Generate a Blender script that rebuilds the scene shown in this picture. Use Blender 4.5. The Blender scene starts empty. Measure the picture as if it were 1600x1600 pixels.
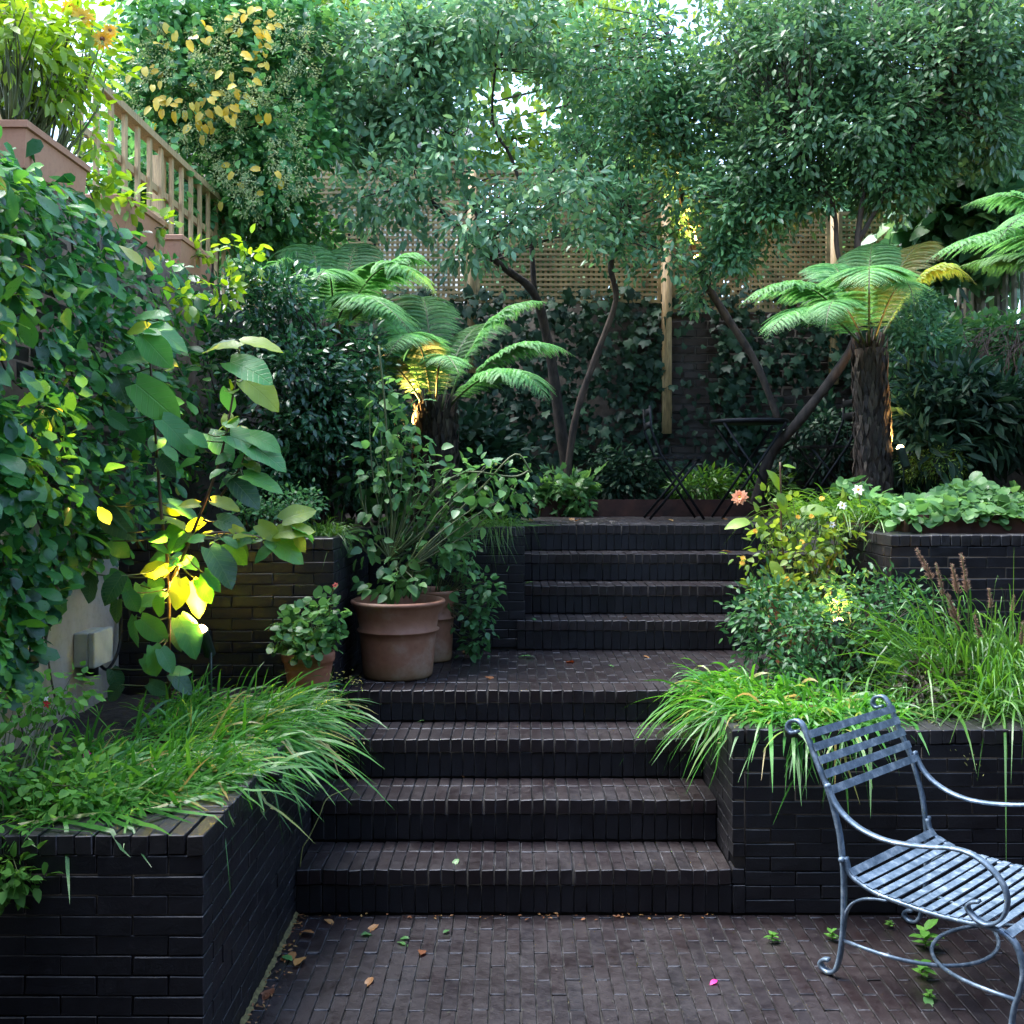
import bpy, math, random
import numpy as np
from mathutils import Vector, Matrix
R = math.radians
rs = np.random.RandomState(7); random.seed(7)
sc = bpy.context.scene
col = sc.collection

# ------------------------------------------------------------------ camera, sky, sun, exposure
CAMZ = 1.648; F = 1600.0; VX = 804.0; VY = 750.0
cam = bpy.data.objects.new('camera', bpy.data.cameras.new('camera')); col.objects.link(cam)
cam.location = (0, 0, CAMZ); cam.rotation_euler = (R(90), 0, 0)
cam.data.sensor_width = 36; cam.data.lens = 36; cam.data.shift_x = -4/1600; cam.data.shift_y = -50/1600
cam.data.clip_start = 0.05; cam.data.clip_end = 1500
sc.camera = cam
world = bpy.data.worlds.new('World'); sc.world = world; world.use_nodes = True
wn = world.node_tree.nodes; wl = world.node_tree.links
sky = wn.new('ShaderNodeTexSky'); sky.sky_type = 'NISHITA'; sky.sun_disc = False
SUN_EL, SUN_AZ = 66, 292          # azimuth clockwise from +Y (north)
sky.sun_elevation = R(SUN_EL); sky.sun_rotation = R(SUN_AZ); sky.dust_density = 1.2; sky.air_density = 1.0; sky.ozone_density = 1.0
bg = wn['Background']; bg.inputs['Strength'].default_value = 0.15
ov = wn.new('ShaderNodeHueSaturation'); ov.inputs['Saturation'].default_value = 1.0      # overcast: the whole sky paler
wl.new(sky.outputs[0], ov.inputs['Color']); wl.new(ov.outputs[0], bg.inputs[0])
sl = bpy.data.lights.new('sun', 'SUN'); sl.energy = 1.5; sl.angle = R(40); sl.color = (1, .985, .965)
sun = bpy.data.objects.new('sun', sl); col.objects.link(sun)
az, el = R(SUN_AZ), R(SUN_EL)
sdir = Vector((math.sin(az)*math.cos(el), math.cos(az)*math.cos(el), math.sin(el)))
sun.rotation_euler = sdir.to_track_quat('Z', 'Y').to_euler()
sun.location = (0, 4, 12)
vs = sc.view_settings
vs.view_transform = 'Standard'; vs.look = 'None'; vs.gamma = 1; vs.use_curve_mapping = False
vs.exposure = 2.8
sc.cycles.max_bounces = 4; sc.cycles.diffuse_bounces = 2; sc.cycles.glossy_bounces = 2
sc.cycles.transmission_bounces = 3; sc.cycles.transparent_max_bounces = 4
sc.cycles.sample_clamp_indirect = 6
sc.cycles.use_denoising = True

# ------------------------------------------------------------------ helpers
def at(px, py, d):
    return Vector(((px-VX)/F*d, d, CAMZ-(py-VY)/F*d))
WL = {}
def link(o, parent=None, wloc=(0, 0, 0)):
    col.objects.link(o); w = Vector(wloc)
    if parent is not None:
        o.parent = parent; o.location = w - WL[parent.name]
    else:
        o.location = w
    WL[o.name] = w
    return o
def tag(o, label, cat, group=None, kind=None):
    o['label'] = label; o['category'] = cat
    if group: o['group'] = group
    if kind: o['kind'] = kind
    return o
def thing(name, label, cat, loc=(0, 0, 0), group=None, kind=None):
    o = bpy.data.objects.new(name, None); o.empty_display_size = .1
    link(o, None, loc); return tag(o, label, cat, group, kind)
def mesh(name, V, Fc, mat=None, smooth=True):
    me = bpy.data.meshes.new(name)
    me.from_pydata([tuple(v) for v in V], [], [tuple(f) for f in Fc])
    if mat: me.materials.append(mat)
    if smooth: me.polygons.foreach_set('use_smooth', [True]*len(me.polygons))
    me.update(); return me
def obj(name, me, parent=None, wloc=(0, 0, 0), kind=None):
    o = bpy.data.objects.new(name, me); link(o, parent, wloc)
    if kind: o['kind'] = kind
    return o
class MB:
    def __init__(s): s.v = []; s.f = []
    def add(s, V, Fc):
        n = len(s.v); s.v += [tuple(v) for v in V]; s.f += [tuple(i+n for i in f) for f in Fc]; return s
    def box(s, x0, x1, y0, y1, z0, z1):
        return s.add([(x, y, z) for z in (z0, z1) for y in (y0, y1) for x in (x0, x1)],
                     [(0, 2, 3, 1), (4, 5, 7, 6), (0, 1, 5, 4), (2, 6, 7, 3), (0, 4, 6, 2), (1, 3, 7, 5)])
    def tube(s, P, rad, n=6, cap=True):
        P = [Vector(p) for p in P]
        if not hasattr(rad, '__len__'): rad = [rad]*len(P)
        V = []; Fc = []; up = None
        for i, p in enumerate(P):
            t = (P[min(i+1, len(P)-1)]-P[max(i-1, 0)])
            t = t.normalized() if t.length > 1e-9 else Vector((0, 0, 1))
            if up is None:
                up = t.orthogonal().normalized()
            up = (up-t*up.dot(t))
            up = up.normalized() if up.length > 1e-6 else t.orthogonal().normalized()
            b = t.cross(up)
            for k in range(n):
                a = 2*math.pi*k/n
                V.append(p+(up*math.cos(a)+b*math.sin(a))*rad[i])
        for i in range(len(P)-1):
            for k in range(n):
                a = i*n+k; b2 = i*n+(k+1) % n
                Fc.append((a, b2, b2+n, a+n))
        if cap:
            Fc.append(tuple(range(n))[::-1]); Fc.append(tuple(range((len(P)-1)*n, len(P)*n)))
        return s.add(V, Fc)
    def bar(s, P, N, w, t):
        """flat bar swept along P; N(i) = normal of the flat side, w across, t thick"""
        P = [Vector(p) for p in P]; V = []; Fc = []
        for i, p in enumerate(P):
            tg = (P[min(i+1, len(P)-1)]-P[max(i-1, 0)]).normalized()
            side = Vector(N).normalized(); nn = tg.cross(side).normalized()
            for a, b in ((-1, -1), (1, -1), (1, 1), (-1, 1)):
                V.append(p+side*(a*w/2)+nn*(b*t/2))
        for i in range(len(P)-1):
            for k in range(4):
                a = 4*i+k; b2 = 4*i+(k+1) % 4
                Fc.append((a, b2, b2+4, a+4))
        Fc.append((3, 2, 1, 0)); m = 4*(len(P)-1); Fc.append((m, m+1, m+2, m+3))
        return s.add(V, Fc)
    def lathe(s, prof, n=48, c=(0, 0, 0)):
        V = []; Fc = []
        for r, z in prof:
            for k in range(n):
                a = 2*math.pi*k/n; V.append((c[0]+r*math.cos(a), c[1]+r*math.sin(a), c[2]+z))
        for i in range(len(prof)-1):
            for k in range(n):
                a = i*n+k; b2 = i*n+(k+1) % n
                Fc.append((a, b2, b2+n, a+n))
        return s.add(V, Fc)
    def build(s, name, mat, parent=None, wloc=(0, 0, 0), smooth=True, kind=None):
        return obj(name, mesh(name, s.v, s.f, mat, smooth), parent, wloc, kind)
def spline(P, n=6):
    """Catmull-Rom through points"""
    P = [Vector(p) for p in P]; out = []
    Q = [P[0]*2-P[1]]+P+[P[-1]*2-P[-2]]
    for i in range(1, len(Q)-2):
        for k in range(n):
            t = k/n; a, b, c, d = Q[i-1], Q[i], Q[i+1], Q[i+2]
            out.append(.5*((2*b)+(c-a)*t+(2*a-5*b+4*c-d)*t*t+(3*b-a-3*c+d)*t**3))
    out.append(P[-1]); return out
def lerp(a, b, t): return a+(b-a)*t

# ------------------------------------------------------------------ materials
def nt(name):
    m = bpy.data.materials.new(name); m.use_nodes = True
    return m, m.node_tree.nodes, m.node_tree.links, m.node_tree.nodes['Principled BSDF']
def ramp(N, stops):
    r = N.new('ShaderNodeValToRGB'); e = r.color_ramp.elements
    while len(e) > 1: e.remove(e[-1])
    e[0].position = stops[0][0]; e[0].color = (*stops[0][1], 1)
    for p, c in stops[1:]:
        k = e.new(p); k.color = (*c, 1)
    return r
def rnd_socket(N, L):
    g = N.new('ShaderNodeNewGeometry'); o = N.new('ShaderNodeObjectInfo')
    a = N.new('ShaderNodeMath'); a.operation = 'ADD'
    L.new(g.outputs['Random Per Island'], a.inputs[0]); L.new(o.outputs['Random'], a.inputs[1])
    f = N.new('ShaderNodeMath'); f.operation = 'FRACT'; L.new(a.outputs[0], f.inputs[0])
    return f.outputs[0]
def noise(N, L, scale, detail=4, coord='Object', rough=.6, sxyz=None):
    tc = N.new('ShaderNodeTexCoord'); t = N.new('ShaderNodeTexNoise')
    t.inputs['Scale'].default_value = scale; t.inputs['Detail'].default_value = detail; t.inputs['Roughness'].default_value = rough
    if coord == 'World':
        g = N.new('ShaderNodeNewGeometry'); src = g.outputs['Position']
    else:
        src = tc.outputs[coord]
    if sxyz:
        mp = N.new('ShaderNodeMapping'); mp.inputs['Scale'].default_value = sxyz
        L.new(src, mp.inputs[0]); src = mp.outputs[0]
    L.new(src, t.inputs['Vector']); return t.outputs['Fac']
def mixc(N, L, fac, a, b, mode='MIX'):
    m = N.new('ShaderNodeMix'); m.data_type = 'RGBA'; m.blend_type = mode
    for s, v in ((m.inputs[0], fac), (m.inputs[6], a), (m.inputs[7], b)):
        if hasattr(v, 'node'): L.new(v, s)
        elif isinstance(v, (int, float)): s.default_value = v
        else: s.default_value = (*v, 1)
    return m.outputs[2]
def mapr(N, L, s, a, b, c, d):
    m = N.new('ShaderNodeMapRange'); L.new(s, m.inputs[0])
    for i, v in enumerate((a, b, c, d)): m.inputs[1+i].default_value = v
    return m.outputs[0]
def bump(N, L, h, strength, dist, B):
    b = N.new('ShaderNodeBump'); b.inputs['Strength'].default_value = strength; b.inputs['Distance'].default_value = dist
    L.new(h, b.inputs['Height']); L.new(b.outputs[0], B.inputs['Normal']); return b
GAIN = dict(leaf_climber=1.8, leaf_camellia=1.5, leaf_canopy=2.7, leaf_bay=2.4, leaf_ivy=.9, leaf_flowering_ivy=2.8, leaf_far=1.8, leaf_lime=1.15, leaf_big=1.7, leaf_big_dark=1.7, leaf_mid=1.7,
            leaf_mint=1.4, leaf_dahlia=1.2, leaf_sarcococca=1.5, leaf_ground_cover=1.3, blade_hakone=1.15, blade_fountain=.95, blade_bed=1.2, fern_green=1.35, fern_dark=1.5)
def leafmat(name, stops, rough=.35, trans=.35, tcol=None, spec=.5):
    m, N, L, B = nt(name); gn = GAIN.get(name, 1); stops = [(p, tuple(min(.8, x*gn) for x in c)) for p, c in stops]
    r = ramp(N, stops); L.new(rnd_socket(N, L), r.inputs[0])
    n = noise(N, L, 2.2, 3, 'World')
    v = mapr(N, L, n, .3, .7, .75, 1.25)
    hs = N.new('ShaderNodeHueSaturation'); L.new(r.outputs[0], hs.inputs['Color']); L.new(v, hs.inputs['Value'])
    L.new(hs.outputs[0], B.inputs['Base Color'])
    n2 = noise(N, L, 60, 2, 'World'); L.new(mapr(N, L, n2, .3, .7, rough-.1, rough+.12), B.inputs['Roughness'])
    B.inputs['Specular IOR Level'].default_value = spec
    t = N.new('ShaderNodeBsdfTranslucent')
    tc = N.new('ShaderNodeHueSaturation'); L.new(hs.outputs[0], tc.inputs['Color'])
    tc.inputs['Hue'].default_value = .482; tc.inputs['Saturation'].default_value = 1.1; tc.inputs['Value'].default_value = 1.6
    L.new(tc.outputs[0], t.inputs[0])
    mx = N.new('ShaderNodeMixShader'); mx.inputs[0].default_value = trans
    L.new(B.outputs[0], mx.inputs[1]); L.new(t.outputs[0], mx.inputs[2])
    L.new(mx.outputs[0], N['Material Output'].inputs[0]); return m
def solid(name, c, rough=.6, metal=0, var=.15, scale=8, bs=0, spec=.5, coord='Object', sxyz=None):
    m, N, L, B = nt(name)
    n = noise(N, L, scale, 5, coord, sxyz=sxyz)
    a = tuple(max(0, x*(1-var*2)) for x in c); b = tuple(min(1, x*(1+var*2)) for x in c)
    r = ramp(N, [(.3, a), (.7, b)]); L.new(n, r.inputs[0])
    L.new(r.outputs[0], B.inputs['Base Color'])
    B.inputs['Roughness'].default_value = rough; B.inputs['Metallic'].default_value = metal
    B.inputs['Specular IOR Level'].default_value = spec
    if bs: bump(N, L, n, bs, .01, B)
    return m
def brickmat(name, c1, c2, c3, r0, r1, pale=.0, spec=.5):
    m, N, L, B = nt(name); B.inputs['Specular IOR Level'].default_value = spec
    rp = ramp(N, [(0, c1), (.5, c2), (1, c3)]); L.new(rnd_socket(N, L), rp.inputs[0])
    n = noise(N, L, 30, 6, 'World'); nb = noise(N, L, 3.5, 4, 'World')
    c = mixc(N, L, mapr(N, L, n, .35, .8, 0, .45), rp.outputs[0], tuple(x*1.6 for x in c2))
    if pale:
        np_ = noise(N, L, 11, 8, 'World', .75)
        c = mixc(N, L, mapr(N, L, np_, .62, .75, 0, pale), c, (.16, .15, .16))
    L.new(c, B.inputs['Base Color'])
    rr = N.new('ShaderNodeMath'); rr.operation = 'ADD'
    L.new(mapr(N, L, nb, .35, .65, r0, r1), rr.inputs[0]); L.new(mapr(N, L, n, .3, .7, -.08, .12), rr.inputs[1])
    L.new(rr.outputs[0], B.inputs['Roughness'])
    fine = noise(N, L, 130, 4, 'World'); bump(N, L, fine, .35, .004, B)
    return m
M = {}
M['wallbrick'] = brickmat('black_brick', (.0042, .0042, .0058), (.0065, .0064, .0085), (.010, .009, .011), .36, .62, .12, .38)
M['paver'] = brickmat('wet_paver', (.0088, .0054, .0062), (.0126, .0077, .0084), (.0092, .0071, .0092), .34, .54, .0)
M['mortar'] = solid('dark_mortar', (.010, .009, .009), .8, 0, .3, 40)
M['joint'] = solid('paver_joint', (.016, .014, .012), .8, 0, .4, 40)
M['oldbrick'] = brickmat('old_brick', (.030, .020, .017), (.045, .028, .022), (.038, .030, .026), .6, .85, .25)
M['oldmortar'] = solid('old_mortar', (.035, .032, .028), .9, 0, .3, 20)
M['soil'] = solid('soil', (.018, .012, .008), .9, 0, .5, 25, .8, coord='Object')
M['corten'] = solid('rusty_steel', (.060, .022, .013), .75, .1, .3, 9, .2)
M['wood'] = solid('softwood', (.42, .285, .14), .6, 0, .2, 5, .1, coord='World', sxyz=(18, 18, 2))
M['lattice'] = solid('lattice_wood', (.37, .265, .13), .65, 0, .25, 5, 0, coord='World')
M['greywood'] = solid('weathered_wood', (.15, .145, .10), .75, 0, .3, 6, .1, coord='World')
M['bark'] = solid('bark', (.034, .024, .017), .85, 0, .4, 24, .8, coord='World', sxyz=(1, 1, .35))
M['barkwarm'] = solid('bark_smooth', (.055, .036, .024), .75, 0, .35, 20, .5, coord='World', sxyz=(1, 1, .4))
M['twig'] = solid('twig', (.05, .038, .025), .8, 0, .3, 20)
M['stem'] = solid('green_stem', (.07, .09, .025), .5, 0, .25, 12)
M['redstem'] = solid('brown_stem', (.10, .055, .03), .5, 0, .25, 12)
M['black'] = solid('black_paint', (.004, .0045, .0055), .55, .0, .2, 14, 0, .3)
M['fixture'] = solid('dark_green_metal', (.03, .045, .035), .45, .3, .2, 10)
M['fibre'] = solid('fern_fibre', (.030, .018, .011), .95, 0, .5, 35, .8, coord='World', sxyz=(1, 1, .3))

# grey plaster, stained render
def render_mat():
    m, N, L, B = nt('cream_render')
    n = noise(N, L, 3, 6, 'World', sxyz=(1, 1.5, .35)); f = noise(N, L, 40, 4, 'World')
    r = ramp(N, [(.25, (.20, .15, .085)), (.5, (.42, .37, .28)), (.75, (.50, .46, .38))]); L.new(n, r.inputs[0])
    L.new(mixc(N, L, mapr(N, L, f, .5, .8, 0, .4), r.outputs[0], (.2, .17, .12)), B.inputs['Base Color'])
    B.inputs['Roughness'].default_value = .85; bump(N, L, f, .15, .005, B); return m
M['render'] = render_mat()
def terra(name, c1, c2, c3, moss=0):
    m, N, L, B = nt(name)
    n = noise(N, L, 5, 6, 'Object', .65); f = noise(N, L, 45, 4, 'Object')
    r = ramp(N, [(.3, c1), (.52, c2), (.75, c3)]); L.new(n, r.inputs[0])
    c = mixc(N, L, mapr(N, L, f, .5, .8, 0, .45), r.outputs[0], tuple(x*.55 for x in c2))
    if moss:
        tc = N.new('ShaderNodeTexCoord'); sp = N.new('ShaderNodeSeparateXYZ'); L.new(tc.outputs['Object'], sp.inputs[0])
        n2 = noise(N, L, 9, 4, 'Object')
        ad = N.new('ShaderNodeMath'); ad.operation = 'MULTIPLY_ADD'; L.new(n2, ad.inputs[0]); ad.inputs[1].default_value = -.25
        L.new(mapr(N, L, sp.outputs[2], 0, .12, .55, 0), ad.inputs[2])
        c = mixc(N, L, ad.outputs[0], c, (.10, .11, .03))
    L.new(c, B.inputs['Base Color']); B.inputs['Roughness'].default_value = .62
    bump(N, L, f, .2, .003, B); return m
M['terra'] = terra('terracotta', (.20, .078, .04), (.27, .125, .072), (.36, .26, .19), 1)
M['terra2'] = terra('terracotta_mossy', (.25, .08, .04), (.33, .12, .062), (.38, .22, .15), 1)
M['trough'] = terra('terracotta_trough', (.33, .145, .08), (.40, .19, .11), (.42, .22, .135))
def iron():
    m, N, L, B = nt('galvanised_iron')
    n = noise(N, L, 26, 6, 'World', .7); b2 = noise(N, L, 7, 4, 'World')
    r = ramp(N, [(.32, (.055, .09, .13)), (.52, (.135, .195, .26)), (.68, (.31, .385, .455))]); L.new(n, r.inputs[0])
    L.new(r.outputs[0], B.inputs['Base Color']); B.inputs['Metallic'].default_value = .35
    L.new(mapr(N, L, b2, .3, .7, .3, .6), B.inputs['Roughness']); bump(N, L, n, .25, .002, B); return m
M['iron'] = iron()
# leaves
M['lf_climber'] = leafmat('leaf_climber', [(0, (.010, .046, .018)), (.5, (.022, .092, .024)), (.82, (.042, .15, .026)), (.97, (.085, .22, .03)), (1, (.20, .20, .03))], .34, .36, None, .45)
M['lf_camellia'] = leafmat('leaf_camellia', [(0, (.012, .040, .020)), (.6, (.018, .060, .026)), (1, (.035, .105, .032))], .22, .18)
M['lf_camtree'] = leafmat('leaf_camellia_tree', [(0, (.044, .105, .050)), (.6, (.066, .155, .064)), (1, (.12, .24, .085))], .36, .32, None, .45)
M['lf_canopy'] = leafmat('leaf_canopy', [(0, (.020, .052, .026)), (.5, (.032, .078, .034)), (.9, (.05, .11, .04)), (1, (.09, .14, .04))], .35, .3)
M['lf_bay'] = leafmat('leaf_bay', [(0, (.030, .070, .038)), (.5, (.048, .10, .052)), (1, (.085, .15, .06))], .4, .35)
M['lf_ivy'] = leafmat('leaf_ivy', [(0, (.014, .040, .024)), (.6, (.022, .060, .032)), (1, (.035, .085, .038))], .5, .2, None, .25)
M['lf_ivyf'] = leafmat('leaf_flowering_ivy', [(0, (.018, .055, .022)), (.6, (.032, .095, .03)), (1, (.07, .16, .04))], .3, .3)
M['lf_yellow'] = leafmat('leaf_yellow', [(0, (.60, .40, .03)), (1, (.70, .58, .12))], .45, .4)
M['lf_far'] = leafmat('leaf_far', [(0, (.05, .10, .02)), (.6, (.09, .16, .03)), (1, (.16, .22, .04))], .5, .5)
M['lf_lime'] = leafmat('leaf_lime', [(0, (.10, .20, .025)), (.6, (.16, .29, .03)), (1, (.26, .38, .05))], .42, .45)
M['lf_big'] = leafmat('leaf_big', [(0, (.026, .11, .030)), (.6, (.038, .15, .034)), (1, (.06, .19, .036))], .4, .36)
M['lf_biglit'] = leafmat('leaf_big_lit', [(0, (.18, .30, .03)), (1, (.28, .38, .05))], .4, .5)  # yellow-green leaves, with backlight and lamplight painted into the colour
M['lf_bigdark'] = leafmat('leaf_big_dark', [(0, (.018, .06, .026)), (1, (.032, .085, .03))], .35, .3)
M['lf_mid'] = leafmat('leaf_mid', [(0, (.030, .085, .028)), (.6, (.048, .13, .036)), (1, (.09, .19, .05))], .42, .35)
M['lf_salvia'] = leafmat('leaf_salvia', [(0, (.07, .20, .035)), (.6, (.11, .29, .05)), (1, (.18, .37, .08))], .55, .42, None, .2)
M['lf_mint'] = leafmat('leaf_mint', [(0, (.035, .11, .04)), (1, (.065, .18, .06))], .45, .35)
M['lf_dahlia'] = leafmat('leaf_dahlia', [(0, (.06, .13, .02)), (.6, (.11, .20, .03)), (1, (.20, .28, .05))], .42, .45)
M['lf_sarco'] = leafmat('leaf_sarcococca', [(0, (.016, .055, .022)), (.7, (.028, .085, .03)), (1, (.06, .15, .035))], .42, .25, None, .3)
M['lf_cover'] = leafmat('leaf_ground_cover', [(0, (.045, .12, .035)), (.6, (.08, .19, .05)), (1, (.13, .26, .08))], .4, .35)
M['hakone'] = leafmat('blade_hakone', [(0, (.030, .13, .020)), (.5, (.048, .19, .026)), (.90, (.09, .26, .04)), (.94, (.16, .27, .05)), (1, (.34, .26, .09))], .36, .4)
M['fountain'] = leafmat('blade_fountain', [(0, (.035, .12, .02)), (.6, (.06, .18, .025)), (1, (.12, .26, .05))], .36, .38)
M['bedgrass'] = leafmat('blade_bed', [(0, (.03, .10, .015)), (1, (.09, .20, .03))], .4, .38)
M['seed'] = leafmat('seed_heads', [(0, (.20, .24, .06)), (1, (.36, .34, .12))], .6, .4)
M['umbel'] = leafmat('ivy_flower', [(0, (.26, .34, .13)), (1, (.42, .48, .24))], .6, .3)
M['plume'] = leafmat('plume', [(0, (.16, .10, .07)), (1, (.30, .20, .13))], .7, .4)
M['fern'] = leafmat('fern_green', [(0, (.062, .18, .058)), (.6, (.088, .235, .07)), (1, (.13, .29, .09))], .5, .4)
M['fernyel'] = leafmat('fern_yellowing', [(0, (.16, .27, .05)), (.6, (.25, .33, .06)), (1, (.32, .33, .07))], .5, .4)
M['fernbrown'] = leafmat('fern_browning', [(0, (.10, .15, .03)), (.6, (.16, .16, .035)), (1, (.20, .17, .04))], .5, .4)
M['ferndark'] = leafmat('fern_dark', [(0, (.04, .11, .03)), (1, (.07, .16, .04))], .5, .35)
M['dead'] = leafmat('dead_leaf', [(0, (.16, .05, .02)), (.5, (.24, .10, .03)), (1, (.33, .20, .06))], .55, .2)
M['dusk'] = leafmat('dusky_leaf', [(0, (.035, .03, .018)), (.6, (.06, .045, .025)), (1, (.05, .08, .03))], .6, .2)
M['peach'] = leafmat('peach_petal', [(0, (.62, .26, .12)), (1, (.75, .42, .24))], .6, .35)
M['yellowp'] = leafmat('yellow_petal', [(0, (.70, .42, .03)), (1, (.75, .55, .08))], .6, .35)
M['whitep'] = leafmat('white_petal', [(0, (.75, .75, .72)), (1, (.8, .8, .78))], .6, .35)
M['redp'] = leafmat('red_petal', [(0, (.6, .03, .03)), (1, (.7, .08, .06))], .5, .3)
M['pinkp'] = leafmat('pink_petal', [(0, (.7, .02, .25)), (1, (.75, .04, .32))], .5, .3)
M['duskp'] = leafmat('dusky_petal', [(0, (.42, .13, .10)), (1, (.5, .2, .15))], .5, .3)

# ------------------------------------------------------------------ leaf templates (y = length, x = side, z = normal)
def tmpl(rows, fold=.12, curl=.18, back=0):
    """rows: list of (t, halfwidth)"""
    V = [(0, 0, 0)]; Fc = []; prev = None
    for i, (t, h) in enumerate(rows):
        z = -curl*t*t
        a = len(V); V += [(-h, t, z+fold*h*2), (0, t, z), (h, t, z+fold*h*2)]
        if prev is None: Fc += [(0, a+1, a), (0, a+2, a+1)]
        else: Fc += [(prev, prev+1, a+1, a), (prev+1, prev+2, a+2, a+1)]
        prev = a
    t = len(V); V.append((0, 1, -curl)); Fc += [(prev, prev+1, t), (prev+1, prev+2, t)]
    return np.array(V, float), Fc
T_OVAL = tmpl([(.3, .2), (.65, .19)])
T_SLIM = tmpl([(.3, .12), (.65, .11)], .15, .25)
T_OBOV = tmpl([(.25, .12), (.55, .26), (.85, .22)], .1, .2)
T_BROAD = tmpl([(.15, .26), (.4, .33), (.75, .2)], .1, .2)
T_HEART = tmpl([(-.06, .26), (.12, .40), (.4, .38), (.75, .19)], .1, .22)
T_ROUND = tmpl([(-.04, .3), (.2, .47), (.55, .48), (.88, .27)], .06, .12)
T_DIA = (np.array([(0, 0, 0), (-.2, .45, .05), (.2, .45, .05), (0, 1, -.12)], float), [(0, 2, 3), (0, 3, 1)])
def ivy_t():
    pts = [(0, 0), (.28, -.12), (.46, .12), (.34, .34), (.42, .58), (.16, .62), (0, 1), (-.16, .62), (-.42, .58), (-.34, .34), (-.46, .12), (-.28, -.12)]
    V = [(0, .3, .06)]+[(x, y, -.25*x*x-.12*y*y) for x, y in pts]
    return np.array(V, float), [(0, 1+i, 1+(i+1) % len(pts)) for i in range(len(pts))]
T_IVY = ivy_t()
def unit(a): return a/np.maximum(np.linalg.norm(a, axis=-1, keepdims=True), 1e-9)
def cloud_mesh(name, P, D, Nn, S, T, mat, wid=None):
    """P pos, D tip direction, Nn normal, S size; T template"""
    P = np.asarray(P, float); D = unit(np.asarray(D, float)); Nn = np.asarray(Nn, float)
    X = unit(np.cross(D, Nn)); Z = np.cross(X, D)
    V, Fc = T; n = len(V); S = np.asarray(S, float).reshape(-1, 1, 1)
    w = 1 if wid is None else np.asarray(wid).reshape(-1, 1, 1)
    W = P[:, None, :]+S*(V[None, :, 0:1]*w*X[:, None, :]+V[None, :, 1:2]*D[:, None, :]+V[None, :, 2:3]*Z[:, None, :])
    return pack(name, W.reshape(-1, 3), Fc, len(P), n, mat)
def pack(name, W, Fc, N, n, mat):
    """N copies of face list Fc, each with n vertices"""
    me = bpy.data.meshes.new(name)
    ls = np.array([len(f) for f in Fc]); flat = np.concatenate([np.array(f) for f in Fc])
    loops = (flat[None, :]+(np.arange(N)*n)[:, None]).ravel()
    tot = np.tile(ls, N); start = np.concatenate([[0], np.cumsum(tot)[:-1]])
    me.vertices.add(len(W)); me.vertices.foreach_set('co', np.ascontiguousarray(W, dtype=np.float32).ravel())
    me.loops.add(len(loops)); me.loops.foreach_set('vertex_index', loops.astype(np.int32))
    me.polygons.add(len(tot)); me.polygons.foreach_set('loop_start', start.astype(np.int32))
    me.polygons.foreach_set('use_smooth', np.ones(len(tot), bool))
    me.update(calc_edges=True); me.materials.append(mat); return me
def rdir(n):
    return unit(rs.normal(size=(n, 3)))
def px3(px, py, d):
    px, py, d = np.asarray(px, float), np.asarray(py, float), np.asarray(d, float)
    return np.stack([(px-VX)/F*d, d+0*px, CAMZ-(py-VY)/F*d], -1)

def wornmat(name, c, amt):
    m, N, L, B = nt(name); n = noise(N, L, 14, 8, 'World', .75)
    L.new(mixc(N, L, mapr(N, L, n, .46, .66, 0, amt), c, (.17, .165, .175)), B.inputs['Base Color']); B.inputs['Roughness'].default_value = .42; return m
M['worn'] = wornmat('worn_edge', (.010, .009, .010), .55)
M['wornwall'] = wornmat('worn_wall_edge', (.007, .0068, .008), .28)
# ------------------------------------------------------------------ hardscape dimensions
YS = [3.885, 4.185, 4.485, 4.80, 5.93, 6.22, 6.515, 6.81]      # nosing depths
ZS = [.172, .344, .516, .664, .836, 1.008, 1.18, 1.352]
XL, XR = -.830, .826                                            # lower flight sides
UXL, UXR = .06, 1.864                                           # upper flight sides
BM = {}
def chamfer_box(lx, ly, lz, b, jit):
    V = []; idx = {}
    for sx in (-1, 1):
        for sy in (-1, 1):
            for sz in (-1, 1):
                c = np.array([sx*lx/2, sy*ly/2, sz*lz/2])+rs.uniform(-jit, jit, 3)
                bb = b*rs.uniform(.6, 1.5)
                for ax in range(3):
                    p = c.copy(); s3 = (sx, sy, sz)
                    for o in range(3):
                        if o != ax: p[o] -= s3[o]*bb
                    idx[(sx, sy, sz, ax)] = len(V); V.append(p)
    Fc = []
    def q(k, s):  # main face on axis k, side s
        o = [a for a in range(3) if a != k]
        r = []
        for a, b_ in ((-1, -1), (1, -1), (1, 1), (-1, 1)):
            t = [0, 0, 0]; t[k] = s; t[o[0]] = a; t[o[1]] = b_; r.append(idx[(*t, k)])
        return r
    for k in range(3):
        for s in (-1, 1):
            f = q(k, s); flip = (s < 0) != (k == 1)
            Fc.append(f[::-1] if flip else f)
    for k in range(3):                                     # edges running along axis k
        o = [a for a in range(3) if a != k]
        for a in (-1, 1):
            for b_ in (-1, 1):
                def g(e, ax):
                    t = [0, 0, 0]; t[k] = e; t[o[0]] = a; t[o[1]] = b_; return idx[(*t, ax)]
                Fc.append([g(-1, o[0]), g(1, o[0]), g(1, o[1]), g(-1, o[1])])
    for sx in (-1, 1):
        for sy in (-1, 1):
            for sz in (-1, 1): Fc.append([idx[(sx, sy, sz, a)] for a in range(3)])
    return V, Fc
def fixn(me):
    import bmesh
    bm = bmesh.new(); bm.from_mesh(me); bmesh.ops.recalc_face_normals(bm, faces=bm.faces); bm.to_mesh(me); bm.free(); return me
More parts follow.
